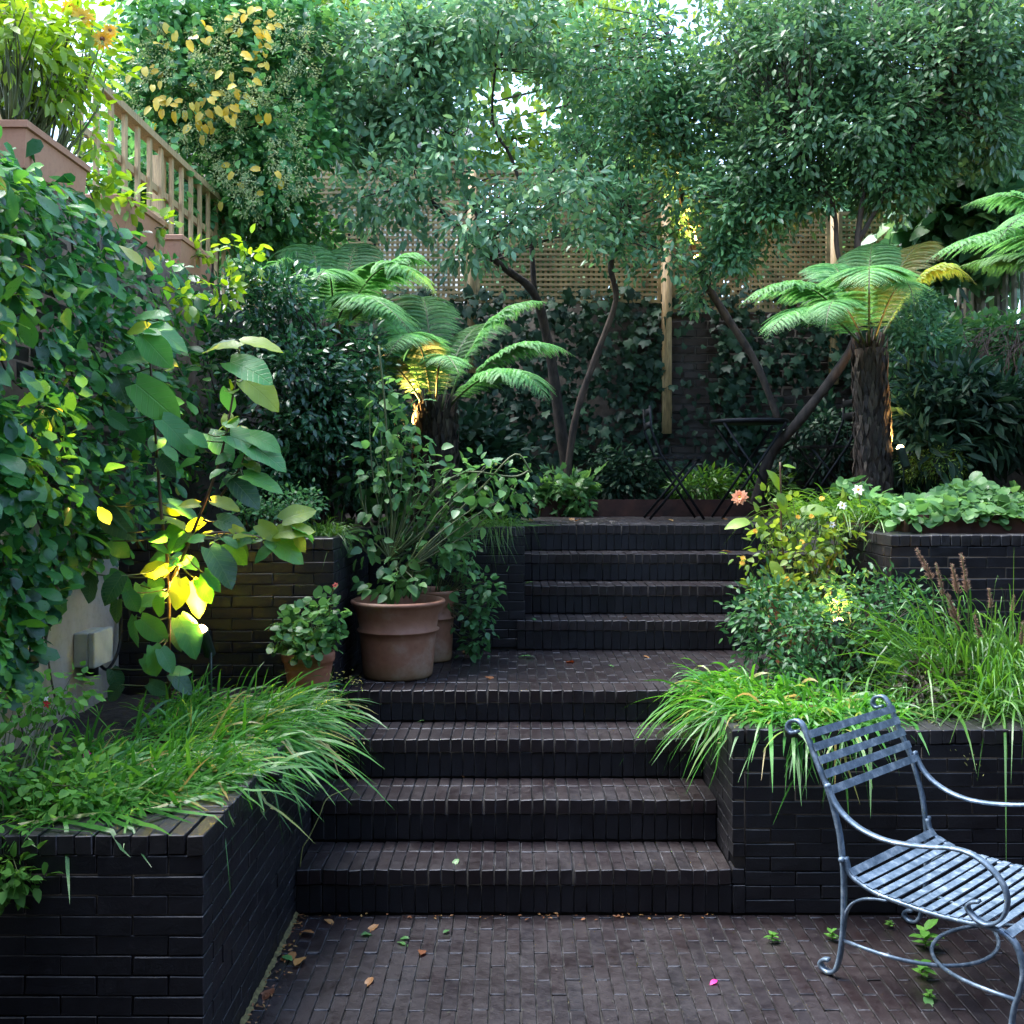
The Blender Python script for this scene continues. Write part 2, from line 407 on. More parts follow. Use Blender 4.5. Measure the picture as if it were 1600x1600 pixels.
def brick(parent, name, x0, x1, y0, y1, z0, z1, mat, gap=.004, jit=.0012, bev=.0018, dep=.0015):
    lx, ly, lz = x1-x0-gap, y1-y0-gap, z1-z0-gap
    if min(lx, ly, lz) < .008: return
    key = (round(lx, 3), round(ly, 3), round(lz, 3), mat, rs.randint(4))
    if key not in BM:
        V, Fc = chamfer_box(key[0], key[1], key[2], bev, jit)
        me_ = mesh(name, V, Fc, M[mat], False); me_.materials.append(M['wornwall' if mat in ('wallbrick', 'oldbrick') else 'worn'])
        me_.polygons.foreach_set('material_index', [0]*6+[1]*20); BM[key] = fixn(me_)
    w = (np.array([(x0+x1)/2, (y0+y1)/2, (z0+z1)/2])+rs.uniform(-dep, dep, 3))
    o = obj(name, BM[key], parent, w)
    o.rotation_euler = tuple(rs.uniform(-.004, .004, 3)); return o
LB, CH, DP = .192, .0537, .092
def front_face(par, y, xa, dirn, length, z0, n, skip=None, mat='wallbrick', ch=CH, L=LB):
    """courses on a face looking to -Y at y, laid from the corner xa in direction dirn"""
    for i in range(n):
        s = 0; first = True
        while s < length-.01:
            l = (L/2 if (first and i % 2) else L); e = min(s+l, length)
            if length-e < .03: e = length
            a, b = sorted((xa+dirn*s, xa+dirn*e)); za = z0+i*ch
            if not (skip and skip((a+b)/2, za+ch/2)): brick(par, 'brick', a, b, y, y+DP, za, za+ch, mat)
            s = e; first = False
def side_face(par, x, out, ya, length, z0, n, skip=None, mat='wallbrick', ch=CH, L=LB):
    """courses on a face looking to out*X at x, from ya backwards"""
    for i in range(n):
        s = 0; first = True
        while s < length-.01:
            l = (L/2 if (first and i % 2) else L); e = min(s+l, length)
            if length-e < .03: e = length
            za = z0+i*ch
            a, b = sorted((x, x-out*DP))
            if not (skip and skip(ya+(s+e)/2, za+ch/2)): brick(par, 'brick', a, b, ya+s, ya+e, za, za+ch, mat)
            s = e; first = False
def soil(par, x0, x1, y0, y1, z, nx=14, ny=14, amp=.02):
    xs = np.linspace(x0, x1, nx); ys = np.linspace(y0, y1, ny)
    V = [(x, y, z+rs.uniform(-amp, amp)) for y in ys for x in xs]
    Fc = [(j*nx+i, j*nx+i+1, (j+1)*nx+i+1, (j+1)*nx+i) for j in range(ny-1) for i in range(nx-1)]
    return obj('soil', mesh('soil', V, Fc, M['soil']), par)

M['pale'] = solid('pale_joint', (.075, .078, .09), .18, 0, .4, 60)  # pale colour painted as the sky's reflection in the wet end joints
# ------------------------------------------------------------------ ground, patio
g = MB().add([(-400, -300, -.06), (400, -300, -.06), (400, 700, -.06), (-400, 700, -.06)], [(0, 1, 2, 3)]).build('ground', M['soil'])
tag(g, 'dark earth ground under and around the garden', 'ground', kind='structure')
pat = MB().box(-.93, 3.9, -2.19, 3.92, -.05, -.009).build('patio', M['joint'])
tag(pat, 'wet dark brown brick patio at the foot of the steps', 'patio', kind='structure')
PW = .0497
rest = MB()
for i in range(int((3.4+.93)/PW)):
    x = XL+.004+(i-2)*PW
    y = 3.885-(.026 if i % 2 else .122)
    ys = [3.885, y]
    while y > 0.2: y -= LB; ys.append(y)
    for a, b in zip(ys[1:], ys[:-1]):
        if x < XL-.002: continue
        if b > 3.02 and x < 1.95:
            brick(pat, 'paver', x, x+PW, a, b, -.045, 0, 'paver', .004, .0012, .002, .0016)
        else:
            V, Fc = chamfer_box(PW-.005, b-a-.005, .045, .003, .001)
            rest.add([v+np.array([x+PW/2, (a+b)/2, -.0225+rs.uniform(-.001, .001)]) for v in V], Fc)
jm = MB()  # thin strips carrying the painted glint at the paver ends
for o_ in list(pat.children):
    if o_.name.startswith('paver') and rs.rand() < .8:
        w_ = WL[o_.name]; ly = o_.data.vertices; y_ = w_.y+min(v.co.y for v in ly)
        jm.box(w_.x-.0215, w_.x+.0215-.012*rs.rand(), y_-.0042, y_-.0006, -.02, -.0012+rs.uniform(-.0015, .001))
jm.build('joint_glint', M['pale'], pat, smooth=False, kind='stuff')
rest.build('paving', M['paver'], pat, smooth=False, kind='stuff'); fixn(pat.children[-1].data) if pat.children else None
for ch_ in pat.children:
    if ch_.name.startswith('paving'): fixn(ch_.data)

# ------------------------------------------------------------------ steps
NOS, = (.190,)
ords = ['lowest', 'second', 'third', 'fourth', 'fifth', 'sixth', 'seventh', 'eighth and topmost']
for k in range(8):
    lo = k < 4
    xa, xb = (XL, XR) if lo else ((UXL, UXR) if k > 4 else (.012, UXR))
    y0 = YS[k]; y1 = YS[k+1] if k < 7 else 7.15
    if k == 3: y1 = y0+.3
    z1 = ZS[k]; z0 = ZS[k-1] if k else 0
    st = MB().box(xa+.002, xb-.002, y0+.012, y1+.05, z0-.03, z1-.012).build('step', M['mortar'])
    tag(st, f'{ords[k]} brick step counted up from the patio', 'step', 'brick steps', 'structure')
    nb = int(round((xb-xa)/PW)); w = (xb-xa)/nb
    for i in range(nb):
        a = xa+i*w; b = a+w
        brick(st, 'brick', a, b, y0-.004, y0+NOS, z1-.062, z1, 'paver', .0035, .0018, .0026, .002)          # nosing on edge
        brick(st, 'brick', a, b, y0+.004, y0+.05, z0+.002, z1-.062, 'wallbrick', .0035, .0015, .002, .0015)  # riser soldier
        if k not in (3, 7): brick(st, 'brick', a, b, y0+NOS, y1+.004, z1-.055, z1, 'paver', .004, .0012, .0028, .0012)
# pillar of soldiers at the right of the first step is part of the right planter (below)

# landing
lan = MB().box(XL, XR, 4.98, 5.95, .3, .655).box(XR+.001, UXR, 5.09, 5.95, .3, .655).build('landing', M['joint'], smooth=False)
tag(lan, 'dark brick landing between the two flights of steps', 'landing', kind='structure')
nx_ = 0; lrest = MB()
for i in range(int((UXR-XL)/PW)+1):
    x = XL+i*PW
    if x+PW > UXR+.01: break
    yst = 4.80+NOS if x < XR-.02 else 5.085
    y = 5.935; first = True
    while y > yst+.01:
        l = LB*.5 if (first and i % 2) else LB
        a = max(yst, y-l)
        if a-yst < .02: a = yst
        nx_ += 1
        if nx_ <= 298: brick(lan, 'paver', x, x+PW, a, y, .62, .664, 'paver', .004, .001, .002, .0014)
        else:
            V, Fc = chamfer_box(PW-.005, y-a-.005, .044, .003, .001)
            lrest.add([v+np.array([x+PW/2, (a+y)/2, .642]) for v in V], Fc)
        y = a; first = False
o = lrest.build('paving', M['paver'], lan, smooth=False, kind='stuff'); fixn(o.data)

# terrace
ter = MB().box(-.12, 2.1, 7.0, 8.32, 1.2, 1.350).build('terrace', M['paver'])
tag(ter, 'dark brick terrace above the upper flight of steps', 'terrace', kind='structure')
n_ = 0
for i in range(int(2.2/.1)):
    for j in range(5):
        x = -.12+i*.1+(.05 if j % 2 else 0); y = 7.0+j*.26
        if x+.1 > 2.1: continue
        brick(ter, 'paver', x, x+.1, y, y+.26, 1.31, 1.355, 'paver', .006, .002, .003, .002)

# ------------------------------------------------------------------ planters
def coping_front(par, y, xa, dirn, length, ztop, h=.056):
    n = int(round(length/PW)); w = length/n
    for i in range(n):
        a, b = sorted((xa+dirn*i*w, xa+dirn*(i+1)*w))
        brick(par, 'coping_brick', a, b, y-.003, y+.19, ztop-h, ztop, 'coping', .0035, .0018, .0024, .002)
def coping_side(par, x, out, ya, length, ztop, h=.056):
    n = int(round(length/PW)); w = length/n
    for i in range(n):
        a, b = sorted((x+out*.003, x-out*.19))
        brick(par, 'coping_brick', a, b, ya+i*w, ya+(i+1)*w, ztop-h, ztop, 'coping', .0035, .0018, .0024, .002)
M['coping'] = brickmat('coping_brick', (.0062, .0056, .0066), (.009, .0080, .009), (.0115, .0105, .0115), .42, .6, .25)

PT = .70
pl = thing('raised_planter', 'low black brick planter on the left with grass spilling over its corner', 'planter', (-1.35, 3.7, 0))
MB().box(-1.86, XL-.012, 2.735+.012, 4.80, -.02, PT-.07).build('core', M['mortar'], pl)
front_face(pl, 2.735, XL, -1, 1.03, PT-.056-12*CH, 12)
def hidden_l(y, z):
    return any(y > YS[k]+.10 and z < ZS[k]-.03 for k in range(4))
side_face(pl, XL, 1, 2.735+DP, 4.80-2.735-DP, PT-.056-12*CH, 12, hidden_l)
coping_front(pl, 2.735, XL, -1, 1.03, PT)
coping_side(pl, XL, 1, 2.735+.19, 4.80-2.735-.19, PT)
soil(pl, -1.86, XL-.19, 2.92, 4.79, PT-.045)

pr = thing('raised_planter', 'low black brick planter behind the iron garden chair', 'planter', (1.9, 4.4, 0))
MB().box(XR+.012, 3.3, 3.885+.016, 5.07, -.02, PT-.07).build('core', M['mortar'], pr)
front_face(pr, 3.889, XR+.05, 1, 1.35, PT-.056-12*CH, 12, lambda x, z: x < XR+.05 and z < .19)
for i in range(4, 12):
    brick(pr, 'brick', XR, XR+.05, 3.889, 3.889+DP, PT-.056-12*CH+i*CH, PT-.056-12*CH+(i+1)*CH, 'wallbrick')
brick(pr, 'brick', XR, XR+.05, 3.885, 3.885+DP, 0.002, .112, 'wallbrick'); brick(pr, 'brick', XR, XR+.05, 3.885, 3.885+DP, .112, .172, 'wallbrick')
def hidden_r(y, z): return any(y > YS[k]+.10 and z < ZS[k]-.03 for k in range(4))
side_face(pr, XR, -1, 3.889+DP, 5.06-3.889-DP, PT-.056-12*CH, 12, hidden_r)
coping_front(pr, 3.889, XR, 1, 1.4, PT)
coping_side(pr, XR, -1, 3.889+.19, 5.06-3.889-.19, PT)
soil(pr, XR+.19, 3.2, 4.08, 5.07, PT-.045)

UT = 1.375
pu = thing('raised_planter', 'tall black brick planter stepping round the big terracotta pots', 'planter', (-1.0, 5.4, .6))
cu = MB(); cu.box(-1.86, -.845-.012, 4.812, 5.97, .3, UT-.07); cu.box(-1.86, UXL-.012, 5.962, 9.2, .3, UT-.07)
cu.build('core', M['mortar'], pu, smooth=False)
N2 = 14
front_face(pu, 4.80, -.845, -1, 1.02, UT-.056-N2*CH+.0, N2, lambda x, z: z < .62)
side_face(pu, -.845, 1, 4.80+DP, 5.95-4.80-DP, UT-.056-N2*CH, N2, lambda y, z: z < .64)
front_face(pu, 5.95, UXL, -1, .905, UT-.056-N2*CH, N2, lambda x, z: z < .66 or (x > .012 and z < .83))
coping_front(pu, 4.80, -.845, -1, 1.02, UT)
coping_side(pu, -.845, 1, 4.99, 5.95-4.99, UT)
coping_front(pu, 5.95, UXL, -1, .905, UT)
soil(pu, -1.86, -1.03, 4.99, 9.2, UT-.03); soil(pu, -1.03, UXL-.14, 6.14, 8.4, UT-.03)

pe = thing('raised_planter', 'tall black brick planter carrying the rusty steel edging on the right', 'planter', (2.6, 6, .6))
MB().box(UXR+.012, 4.2, 5.092, 9.2, .3, UT-.07).build('core', M['mortar'], pe)
front_face(pe, 5.08, UXR, 1, 1.1, UT-.056-13*CH, 13, lambda x, z: z < .64)
side_face(pe, UXR, -1, 5.08+DP, .80, UT-.056-13*CH, 13, lambda y, z: z < .66)
coping_front(pe, 5.08, UXR, 1, 1.1, UT)
coping_side(pe, UXR, -1, 5.27, 6.9-5.27, UT)
MB().box(2.06, 4.2, 5.31, 9.2, UT-.05, 1.44).build('soil', M['soil'], pe)
def edging(name, label, pts, z0, z1, t=.008):
    th = thing(name, label, 'edging', pts[0]+(z0,))
    for a, b in zip(pts[:-1], pts[1:]):
        A, B_ = Vector((*a, 0)), Vector((*b, 0)); dd = (B_-A).normalized(); nn = Vector((-dd.y, dd.x, 0))*t
        V = [A-nn*.5, B_-nn*.5, B_+nn*.5, A+nn*.5]
        V = [Vector((v.x, v.y, z)) for z in (z0, z1) for v in V]
        obj('plate', mesh('plate', V, [(0, 3, 2, 1), (4, 5, 6, 7), (0, 1, 5, 4), (1, 2, 6, 5), (2, 3, 7, 6), (3, 0, 4, 7)], M['corten'], False), th)
    return th
edging('steel_edging', 'rusty steel edging round the bed of round leaved ground cover', [(3.4, 5.30), (2.14, 5.30), (2.06, 5.34), (2.06, 5.8), (2.06, 8.3)], UT-.04, 1.468)
edging('steel_edging', 'rusty steel edging along the ivy bed behind the terrace', [(-.12, 6.9), (-.12, 8.3), (2.05, 8.3)], 1.352, 1.49)
bb = thing('planting_bed', 'dark soil bed along the foot of the ivy wall', 'bed', (1, 8.8, 1.3), kind='structure')
soil(bb, -.12, 2.06, 8.31, 9.2, 1.46, 30, 8, .03)

# ------------------------------------------------------------------ boundary walls
BX = -1.87
wl_ = thing('boundary_wall', 'old side wall on the left under the climbing plant', 'wall', (BX-.1, 5, 0))
MB().box(BX-.25, BX, -2.2, 9.5, -.05, 2.83).build('masonry', M['oldmortar'], wl_)
rp_ = MB().box(BX, BX+.014, -2.2, 4.80, -.05, 1.5).build('render_coat', M['render'], wl_)
# old bricks showing on the upper wall
for i in range(18):
    for j in range(8):
        ya = 3.5+j*.225+(i % 2)*.1125; za = 1.52+i*.072
        if ya > 5.1: continue
        brick(wl_, 'brick', BX-.06, BX+.006, ya, ya+.225, za, za+.072, 'oldbrick', .012, .003, .004, .003)
bw = thing('boundary_wall', 'dark brick wall behind the terrace half covered by ivy', 'wall', (.8, 9.3, 1.3))
MB().box(-2.2, 4.4, 9.212, 9.42, -.05, 3.24).build('masonry', M['oldmortar'], bw)
for i in range(23):
    for j in range(10):
        xa = .95+j*.225+(i % 2)*.1125; za = 1.43+i*.075
        brick(bw, 'brick', xa, xa+.225, 9.2, 9.26, za, za+.075, 'oldbrick', .011, .003, .005, .003)
rw = thing('boundary_wall', 'side wall on the far right under the weathered trellis', 'wall', (3.98, 6.5, 0))
MB().box(3.9, 4.1, -2.2, 9.21, -.05, 2.86).build('masonry', M['oldmortar'], rw)

# ------------------------------------------------------------------ trellis panels on the back wall
def unitbox():
    return mesh('slat', *(lambda m: (m.v, m.f))(MB().box(-.5, .5, -.5, .5, -.5, .5)), None, False)
SB = {}
def slat(par, name, x0, x1, y0, y1, z0, z1, mat):
    if mat not in SB:
        me = unitbox(); me.materials.append(M[mat]); SB[mat] = me
    o = obj(name, SB[mat], par, ((x0+x1)/2, (y0+y1)/2, (z0+z1)/2)); o.scale = (x1-x0, y1-y0, z1-z0); return o
def lattice(label, x0, x1, zb, zt, y=9.1, p=.0455):
    th = thing('lattice_trellis', label, 'trellis', ((x0+x1)/2, y, zb), 'square lattice panels on the back wall')
    for (a, b, c, d) in ((x0, x1, zb, zb+.03), (x0, x1, zt-.03, zt), (x0, x0+.03, zb+.03, zt-.03), (x1-.03, x1, zb+.03, zt-.03)):
        slat(th, 'frame', a, b, y-.012, y+.022, c, d, 'lattice')
    n = int((x1-x0-.06)/p)
    for i in range(1, n+1):
        x = x0+.03+(x1-x0-.06)*i/(n+1); slat(th, 'slat', x-.011, x+.011, y+.003, y+.012, zb+.028, zt-.028, 'lattice')
    n = int((zt-zb-.06)/p)
    for i in range(1, n+1):
        z = zb+.03+(zt-zb-.06)*i/(n+1); slat(th, 'slat', x0+.028, x1-.028, y-.007, y+.003, z-.011, z+.011, 'lattice')
lattice('square lattice panel behind the upper fronds of the left tree ferns', -2.25, -.42, 3.24, 4.50)
lattice('square lattice panel in the middle left of the long wooden post', -.34, 1.30, 3.22, 4.40)
lattice('square lattice panel between the long wooden post and the camellia trunks', 1.40, 2.80, 3.14, 4.03)
lattice('square lattice panel farthest right on the back wall', 2.88, 3.53, 3.10, 4.03)
def post(label, x, z0, z1, y=9.1, w=.075):
    o = MB().box(-w/2, w/2, -w/2, w/2, 0, z1-z0).build('fence_post', M['wood'], None, (x, y+.02, z0)); tag(o, label, 'post', 'trellis posts')
post('long pale wooden post hanging down the ivy wall', 1.35, 2.06, 4.1, 9.08, .082)
post('wooden trellis post above the left tree fern', -.38, 2.6, 4.4)
post('wooden trellis post behind the right camellia trunks', 2.84, 2.5, 4.03)
# left boundary balustrade trellis
FX = -2.1
fl = thing('trellis_fence', 'pale wooden trellis fence stepping along the left wall above the terracotta troughs', 'fence', (FX, 6, 2.8))
slat(fl, 'top_rail', FX-.035, FX+.045, 2.9, 8.6, 3.60, 3.64, 'wood')
slat(fl, 'rail', FX-.018, FX+.006, 2.9, 8.6, 3.335, 3.375, 'wood')
y = 3.05
while y < 8.6:
    slat(fl, 'slat', FX+.008, FX+.028, y-.018, y+.018, 2.8, 3.60, 'wood'); y += .186
for y in (3.85, 6.18, 8.4): slat(fl, 'post', FX-.075, FX-.014, y-.035, y+.035, 2.7, 3.598, 'wood')
# right boundary trellis (weathered)
fr = thing('trellis_fence', 'weathered grey green slatted fence on the far right wall', 'fence', (4, 8.5, 2.8))
for i, yy in enumerate(np.arange(7.6, 9.75, .145)):
    zt = 3.62 if yy < 8.9 else 3.36
    slat(fr, 'slat', 3.98, 4.0, yy-.028, yy+.028, 2.82, zt+rs.uniform(-.01, .01), 'greywood')
for z in (2.95, 3.2, 3.34): slat(fr, 'rail', 4.0, 4.02, 7.5, 9.8, z-.02, z+.02, 'greywood')
slat(fr, 'rail', 4.0, 4.02, 7.5, 8.9, 3.54, 3.58, 'greywood')
slat(fr, 'post', 4.003, 4.07, 8.86, 8.93, 2.7, 3.66, 'greywood')

# ------------------------------------------------------------------ house beyond
hs = thing('house', 'cream rendered house glimpsed through the lattice behind the garden', 'house', (-2, 15, 0))
cream = solid('cream_wall', (.55, .50, .42), .85, 0, .08, 3); slate = solid('slate', (.10, .10, .11), .7, 0, .2, 6)
MB().box(-5.2, -.9, 13.5, 19, -.05, 5.9).build('wall', cream, hs)
MB().add([(-5.5, 13.2, 5.85), (-.6, 13.2, 5.85), (-.6, 19.3, 5.85), (-5.5, 19.3, 5.85), (-5.5, 16.2, 7.4), (-.6, 16.2, 7.4)],
         [(0, 1, 5, 4), (2, 3, 4, 5), (0, 4, 3), (1, 2, 5), (0, 3, 2, 1)]).build('roof', slate, hs, smooth=False)
for x in (-4.3, -2.2):
    wnd = MB().box(x-.42, x+.42, 13.46, 13.5, 3.6, 4.9).build('window', M['black'], hs)
    MB().box(x-.5, x+.5, 13.42, 13.52, 3.52, 3.6).build('sill', cream, wnd)

# unseen back of the garden's house, added behind the camera to shade the brick fronts
hb = thing('house', 'unseen brick house added behind the camera to shade the brick fronts', 'house', (1, -2.6, 0))
MB().box(-2.2, 5.2, -3.1, -2.2, -.05, 8.5).build('wall', M['oldbrick'], hb)
for x in (-.9, 1.4, 3.6):
    for z in (3.6, 6.2):
        wv = MB().box(x-.5, x+.5, -2.215, -2.18, z, z+1.6).build('window', M['black'], hb)
        MB().box(x-.6, x+.6, -2.25, -2.10, z-.09, z-.005).build('sill', cream, wv)
dr_ = MB().box(-1.2, 2.2, -2.215, -2.17, 0, 2.5).build('glazed_door', M['black'], hb)
# ------------------------------------------------------------------ iron garden chair
co = Vector((1.055, 3.402, 0)); cf = Vector((.673, -.74, 0)).normalized(); cw = Vector((.74, .673, 0)).normalized()
def cp(u, v, z): return co+cf*u+cw*v+Vector((0, 0, z))
ch = thing('garden_chair', 'blue grey wrought iron garden chair with scrolled arms and slatted seat', 'chair', (1.45, 3.35, 0))
WID = .58
st_ = [(-.129, .79), (-.155, .781), (-.169, .797), (-.159, .818), (-.133, .826), (-.112, .815), (-.092, .778), (-.067, .724), (-.038, .665), (-.01, .606), (.010, .546), (.028, .479), (.037, .41), (.043, .334), (.043, .248), (.041, .177), (.033, .103), (.023, .052), (.010, .022), (-.010, .010), (-.030, .012), (-.043, .026), (-.034, .043), (-.012, .05)]
ar_ = [(-.01, .638), (.014, .59), (.053, .549), (.114, .519), (.188, .506), (.267, .51), (.344, .523), (.404, .536), (.456, .537), (.501, .523), (.539, .496), (.563, .465), (.572, .43), (.566, .39), (.545, .358), (.514, .341), (.488, .344), (.466, .359), (.456, .375), (.466, .391), (.492, .402)]
se_ = [(.047, .407), (.062, .362), (.099, .339), (.159, .322), (.232, .317), (.302, .315), (.371, .316), (.437, .321), (.501, .328), (.545, .327), (.575, .315), (.594, .293), (.606, .253), (.609, .217), (.600, .17), (.585, .12), (.578, .07), (.582, .035), (.60, .014), (.622, .013), (.634, .03), (.624, .045)]
br_ = [(.045, .192), (.053, .23), (.076, .266), (.114, .291), (.159, .305), (.196, .311)]
def flat2(v, pts, n=5): return [cp(p.x, v, p.y) for p in spline([Vector((a, b, 0)) for a, b in pts], n)]
seatc = spline([Vector((a, b, 0)) for a, b in se_[:11]], 10)
for v, s in ((0, -1), (WID, 1)):
    MB().bar(flat2(v, st_), cw, .022, .011).build('stile', M['iron'], ch)
    MB().bar(flat2(v+s*.014, ar_), cw, .024, .009).build('armrest', M['iron'], ch)
    MB().bar(flat2(v-s*.003, se_), cw, .022, .011).build('seat_rail', M['iron'], ch)
    MB().bar(flat2(v, br_), cw, .018, .007).build('brace', M['iron'], ch)
    for (u, z) in ((-.008, .632), (.043, .402)):
        MB().tube([cp(u, v+s*.005, z), cp(u, v+s*.022, z), cp(u, v+s*.027, z)], [.009, .009, .004], 8).build('rivet', M['iron'], ch)
def chair_slat(u, z, tu, tz, w, name):
    t2 = Vector((tu, tz)).normalized()
    tdir = cf*t2.x+Vector((0, 0, t2.y)); nn = cw.cross(tdir).normalized()
    if nn.z < 0: nn = -nn
    P = [cp(u, -.004+(WID+.008)*k/4, z)+nn*(.0075-.003*math.sin(math.pi*k/4)) for k in range(5)]
    V = []; Fc = []
    for p in P:
        for a, b in ((-1, -1), (1, -1), (1, 1), (-1, 1)): V.append(p+tdir*(a*w/2)+nn*(b*.0022))
    for i in range(4):
        for k in range(4):
            a = 4*i+k; b2 = 4*i+(k+1) % 4; Fc.append((a, b2, b2+4, a+4))
    Fc += [(3, 2, 1, 0), (16, 17, 18, 19)]
    obj(name, mesh(name, V, Fc, M['iron'], False), ch)
L_ = [0]
for a, b in zip(seatc[:-1], seatc[1:]): L_.append(L_[-1]+(b-a).length)
nslat = 14
for k in range(nslat):
    s_ = .05+(L_[-1]-.06)*k/(nslat-1); i = min(range(len(L_)), key=lambda q: abs(L_[q]-s_)); i = max(1, min(i, len(seatc)-2))
    t_ = seatc[i+1]-seatc[i-1]; chair_slat(seatc[i].x, seatc[i].y, t_.x, t_.y, .0255, 'seat_slat')
bk = [(-.098, .785), (-.079, .745), (-.058, .705), (-.037, .663), (-.014, .616)]
for u, z in bk: chair_slat(u+.008, z, .45, -1, .026, 'back_slat')
def bow(u0, bul, z, name):
    P = [cp(u0+bul*math.sin(math.pi*k/24)**.8, WID*(.5-.5*math.cos(math.pi*k/24)), z-.02*math.sin(math.pi*k/24)) for k in range(25)]
    MB().tube(P, .0065, 8).build(name, M['iron'], ch)
bow(.038, .36, .132, 'stretcher'); bow(.592, -.36, .142, 'stretcher')

# ------------------------------------------------------------------ black bistro set on the terrace
def bistro_chair(label, c, yaw):
    t = thing('folding_chair', label, 'chair', c, 'black folding bistro chairs'); cy, sy = math.cos(yaw), math.sin(yaw)
    def q(u, v, z): return Vector((c[0]+u*cy-v*sy, c[1]+u*sy+v*cy, c[2]+z))
    s = Vector((-sy, cy, 0))
    for v in (-.19, .19):
        MB().bar([q(.20, v, 0), q(.03, v, .26), q(-.12, v, .48), q(-.19, v, .66), q(-.20, v, .84)], s, .010, .018).build('leg', M['black'], t)
    for v in (-.165, .165):
        MB().bar([q(-.20, v, 0), q(0, v, .24), q(.17, v, .45)], s, .010, .018).build('leg', M['black'], t)
    for k in range(5):
        u = -.14+k*.075
        slat(t, 'seat_slat', 0, 1, 0, 1, 0, 1, 'black'); o = t.children[-1]
    for o in [x for x in t.children if x.name.startswith('seat_slat')]:
        k = [x for x in t.children if x.name.startswith('seat_slat')].index(o)
        w = q(-.12+k*.07, 0, .455); o.location = w-Vector(c); o.scale = (.045, .40, .014); o.rotation_euler = (0, 0, yaw)
    for z in (.70, .80):
        MB().bar([q(-.192, -.19, z), q(-.20, 0, z), q(-.192, .19, z)], (0, 0, 1), .05, .008).build('back_slat', M['black'], t)
    return t
bistro_chair('black folding chair left of the bistro table at the ivy wall', (1.20, 7.75, 1.357), 0)
bistro_chair('black folding chair right of the bistro table half hidden by the tree trunk', (2.42, 7.95, 1.45), math.pi)
tb = thing('bistro_table', 'black folding bistro table on the terrace', 'table', (1.80, 7.85, 1.357))
MB().lathe([(0, .722), (.29, .722), (.295, .73), (.295, .745), (.29, .75), (0, .75)], 40, (1.80, 7.85, 1.357)).build('table_top', M['black'], tb)
for yo in (-.2, .2):
    MB().bar([(1.55, 7.85+yo, 1.357), (2.03, 7.85+yo, 2.08)], (0, 1, 0), .012, .018).build('leg', M['black'], tb)
    MB().bar([(2.05, 7.85+yo*.85, 1.357), (1.57, 7.85+yo*.85, 2.08)], (0, 1, 0), .012, .018).build('leg', M['black'], tb)

# ------------------------------------------------------------------ pots
def pot(label, c, h, rt, rb, mat, prof=None, name='terracotta_pot'):
    t = thing(name, label, 'pot', c)
    if prof is None:
        prof = [(0, 0), (rb*.96, 0), (rb, .01), (rb*1.02, h*.08), (lerp(rb, rt*.86, .6), h*.5), (lerp(rb, rt*.86, .72)+.002, h*.59), (lerp(rb, rt*.86, .72)+.012, h*.6), (lerp(rb, rt*.86, .74)+.013, h*.615), (lerp(rb, rt*.86, .75), h*.635),
                (rt*.86, h*.78), (rt*.93, h*.9), (rt*.965, h*.935), (rt, h*.95), (rt*1.012, h*.97), (rt*1.0, h*.99), (rt*.97, h), (rt*.92, h*.985), (rt*.86, h*.93), (rt*.80, h*.85)]
    MB().lathe(prof, 64).build('body', mat, t, c)
    k = prof[-1]; V = [(0, 0, k[1]+.012)]
    for a in range(24):
        V.append((k[0]*1.02*math.cos(a*math.pi/12), k[0]*1.02*math.sin(a*math.pi/12), k[1]+rs.uniform(-.008, .01)))
    obj('soil', mesh('soil', V, [(0, 1+a, 1+(a+1) % 24) for a in range(24)], M['soil']), t, c)
    return t
P1 = at(620, 1052, 5.02); P1.z = .664; P1.y = 5.16
P1 = Vector(((622-VX)/F*5.16, 5.16, .664))
pot('large round terracotta pot with a raised band at the front of the landing', tuple(P1), .385, .236, .172, M['terra'])
P2 = Vector(((672-VX)/F*5.62, 5.62, .664))
pot('second terracotta pot half hidden behind the large banded pot', tuple(P2), .385, .155, .118, M['terra'])
P3 = Vector(((482-VX)/F*4.62, 4.62, .66))
pot('small mossy terracotta pot of geranium on the planter edge', tuple(P3), .215, .118, .072, M['terra2'],
    [(0, 0), (.070, 0), (.082, .03), (.096, .09), (.105, .14), (.109, .168), (.115, .172), (.118, .18), (.119, .205), (.116, .213), (.108, .215), (.102, .205), (.098, .185)])
P4 = Vector(((1243-VX)/F*5.45, 5.45, .664))
pot('terracotta pot buried in shrubs under the peach dahlia', tuple(P4), .355, .175, .13, M['terra2'])

# troughs on the left wall
def trough(label, y0, y1, z0=2.83, z1=3.005, x0=BX-.19, x1=BX+.03):
    t = thing('terracotta_trough', label, 'trough', ((x0+x1)/2, (y0+y1)/2, z0), 'terracotta troughs on the left wall')
    V = []
    def ring(e, z): return [(x0+e, y0+e, z), (x1-e, y0+e, z), (x1-e, y1-e, z), (x0+e, y1-e, z)]
    rings = [ring(.014, z0), ring(.004, z1-.03), ring(-.008, z1-.028), ring(-.008, z1-.004), ring(-.005, z1), ring(.018, z1), ring(.02, z1-.05)]
    Fc = []
    for r in rings: V += r
    for i in range(len(rings)-1):
        for k in range(4): a = 4*i+k; b2 = 4*i+(k+1) % 4; Fc.append((a, b2, b2+4, a+4))
    Fc.append((3, 2, 1, 0))
    obj('body', mesh('body', V, Fc, M['trough'], False), t)
    obj('soil', mesh('soil', ring(.018, z1-.035), [(0, 1, 2, 3)], M['soil'], False), t)
trough('terracotta trough nearest on the left wall under the tall yellow flowers', 3.86, 4.42)
trough('middle terracotta trough on the left wall', 4.86, 5.42)
trough('farthest terracotta trough on the left wall', 5.66, 6.24)

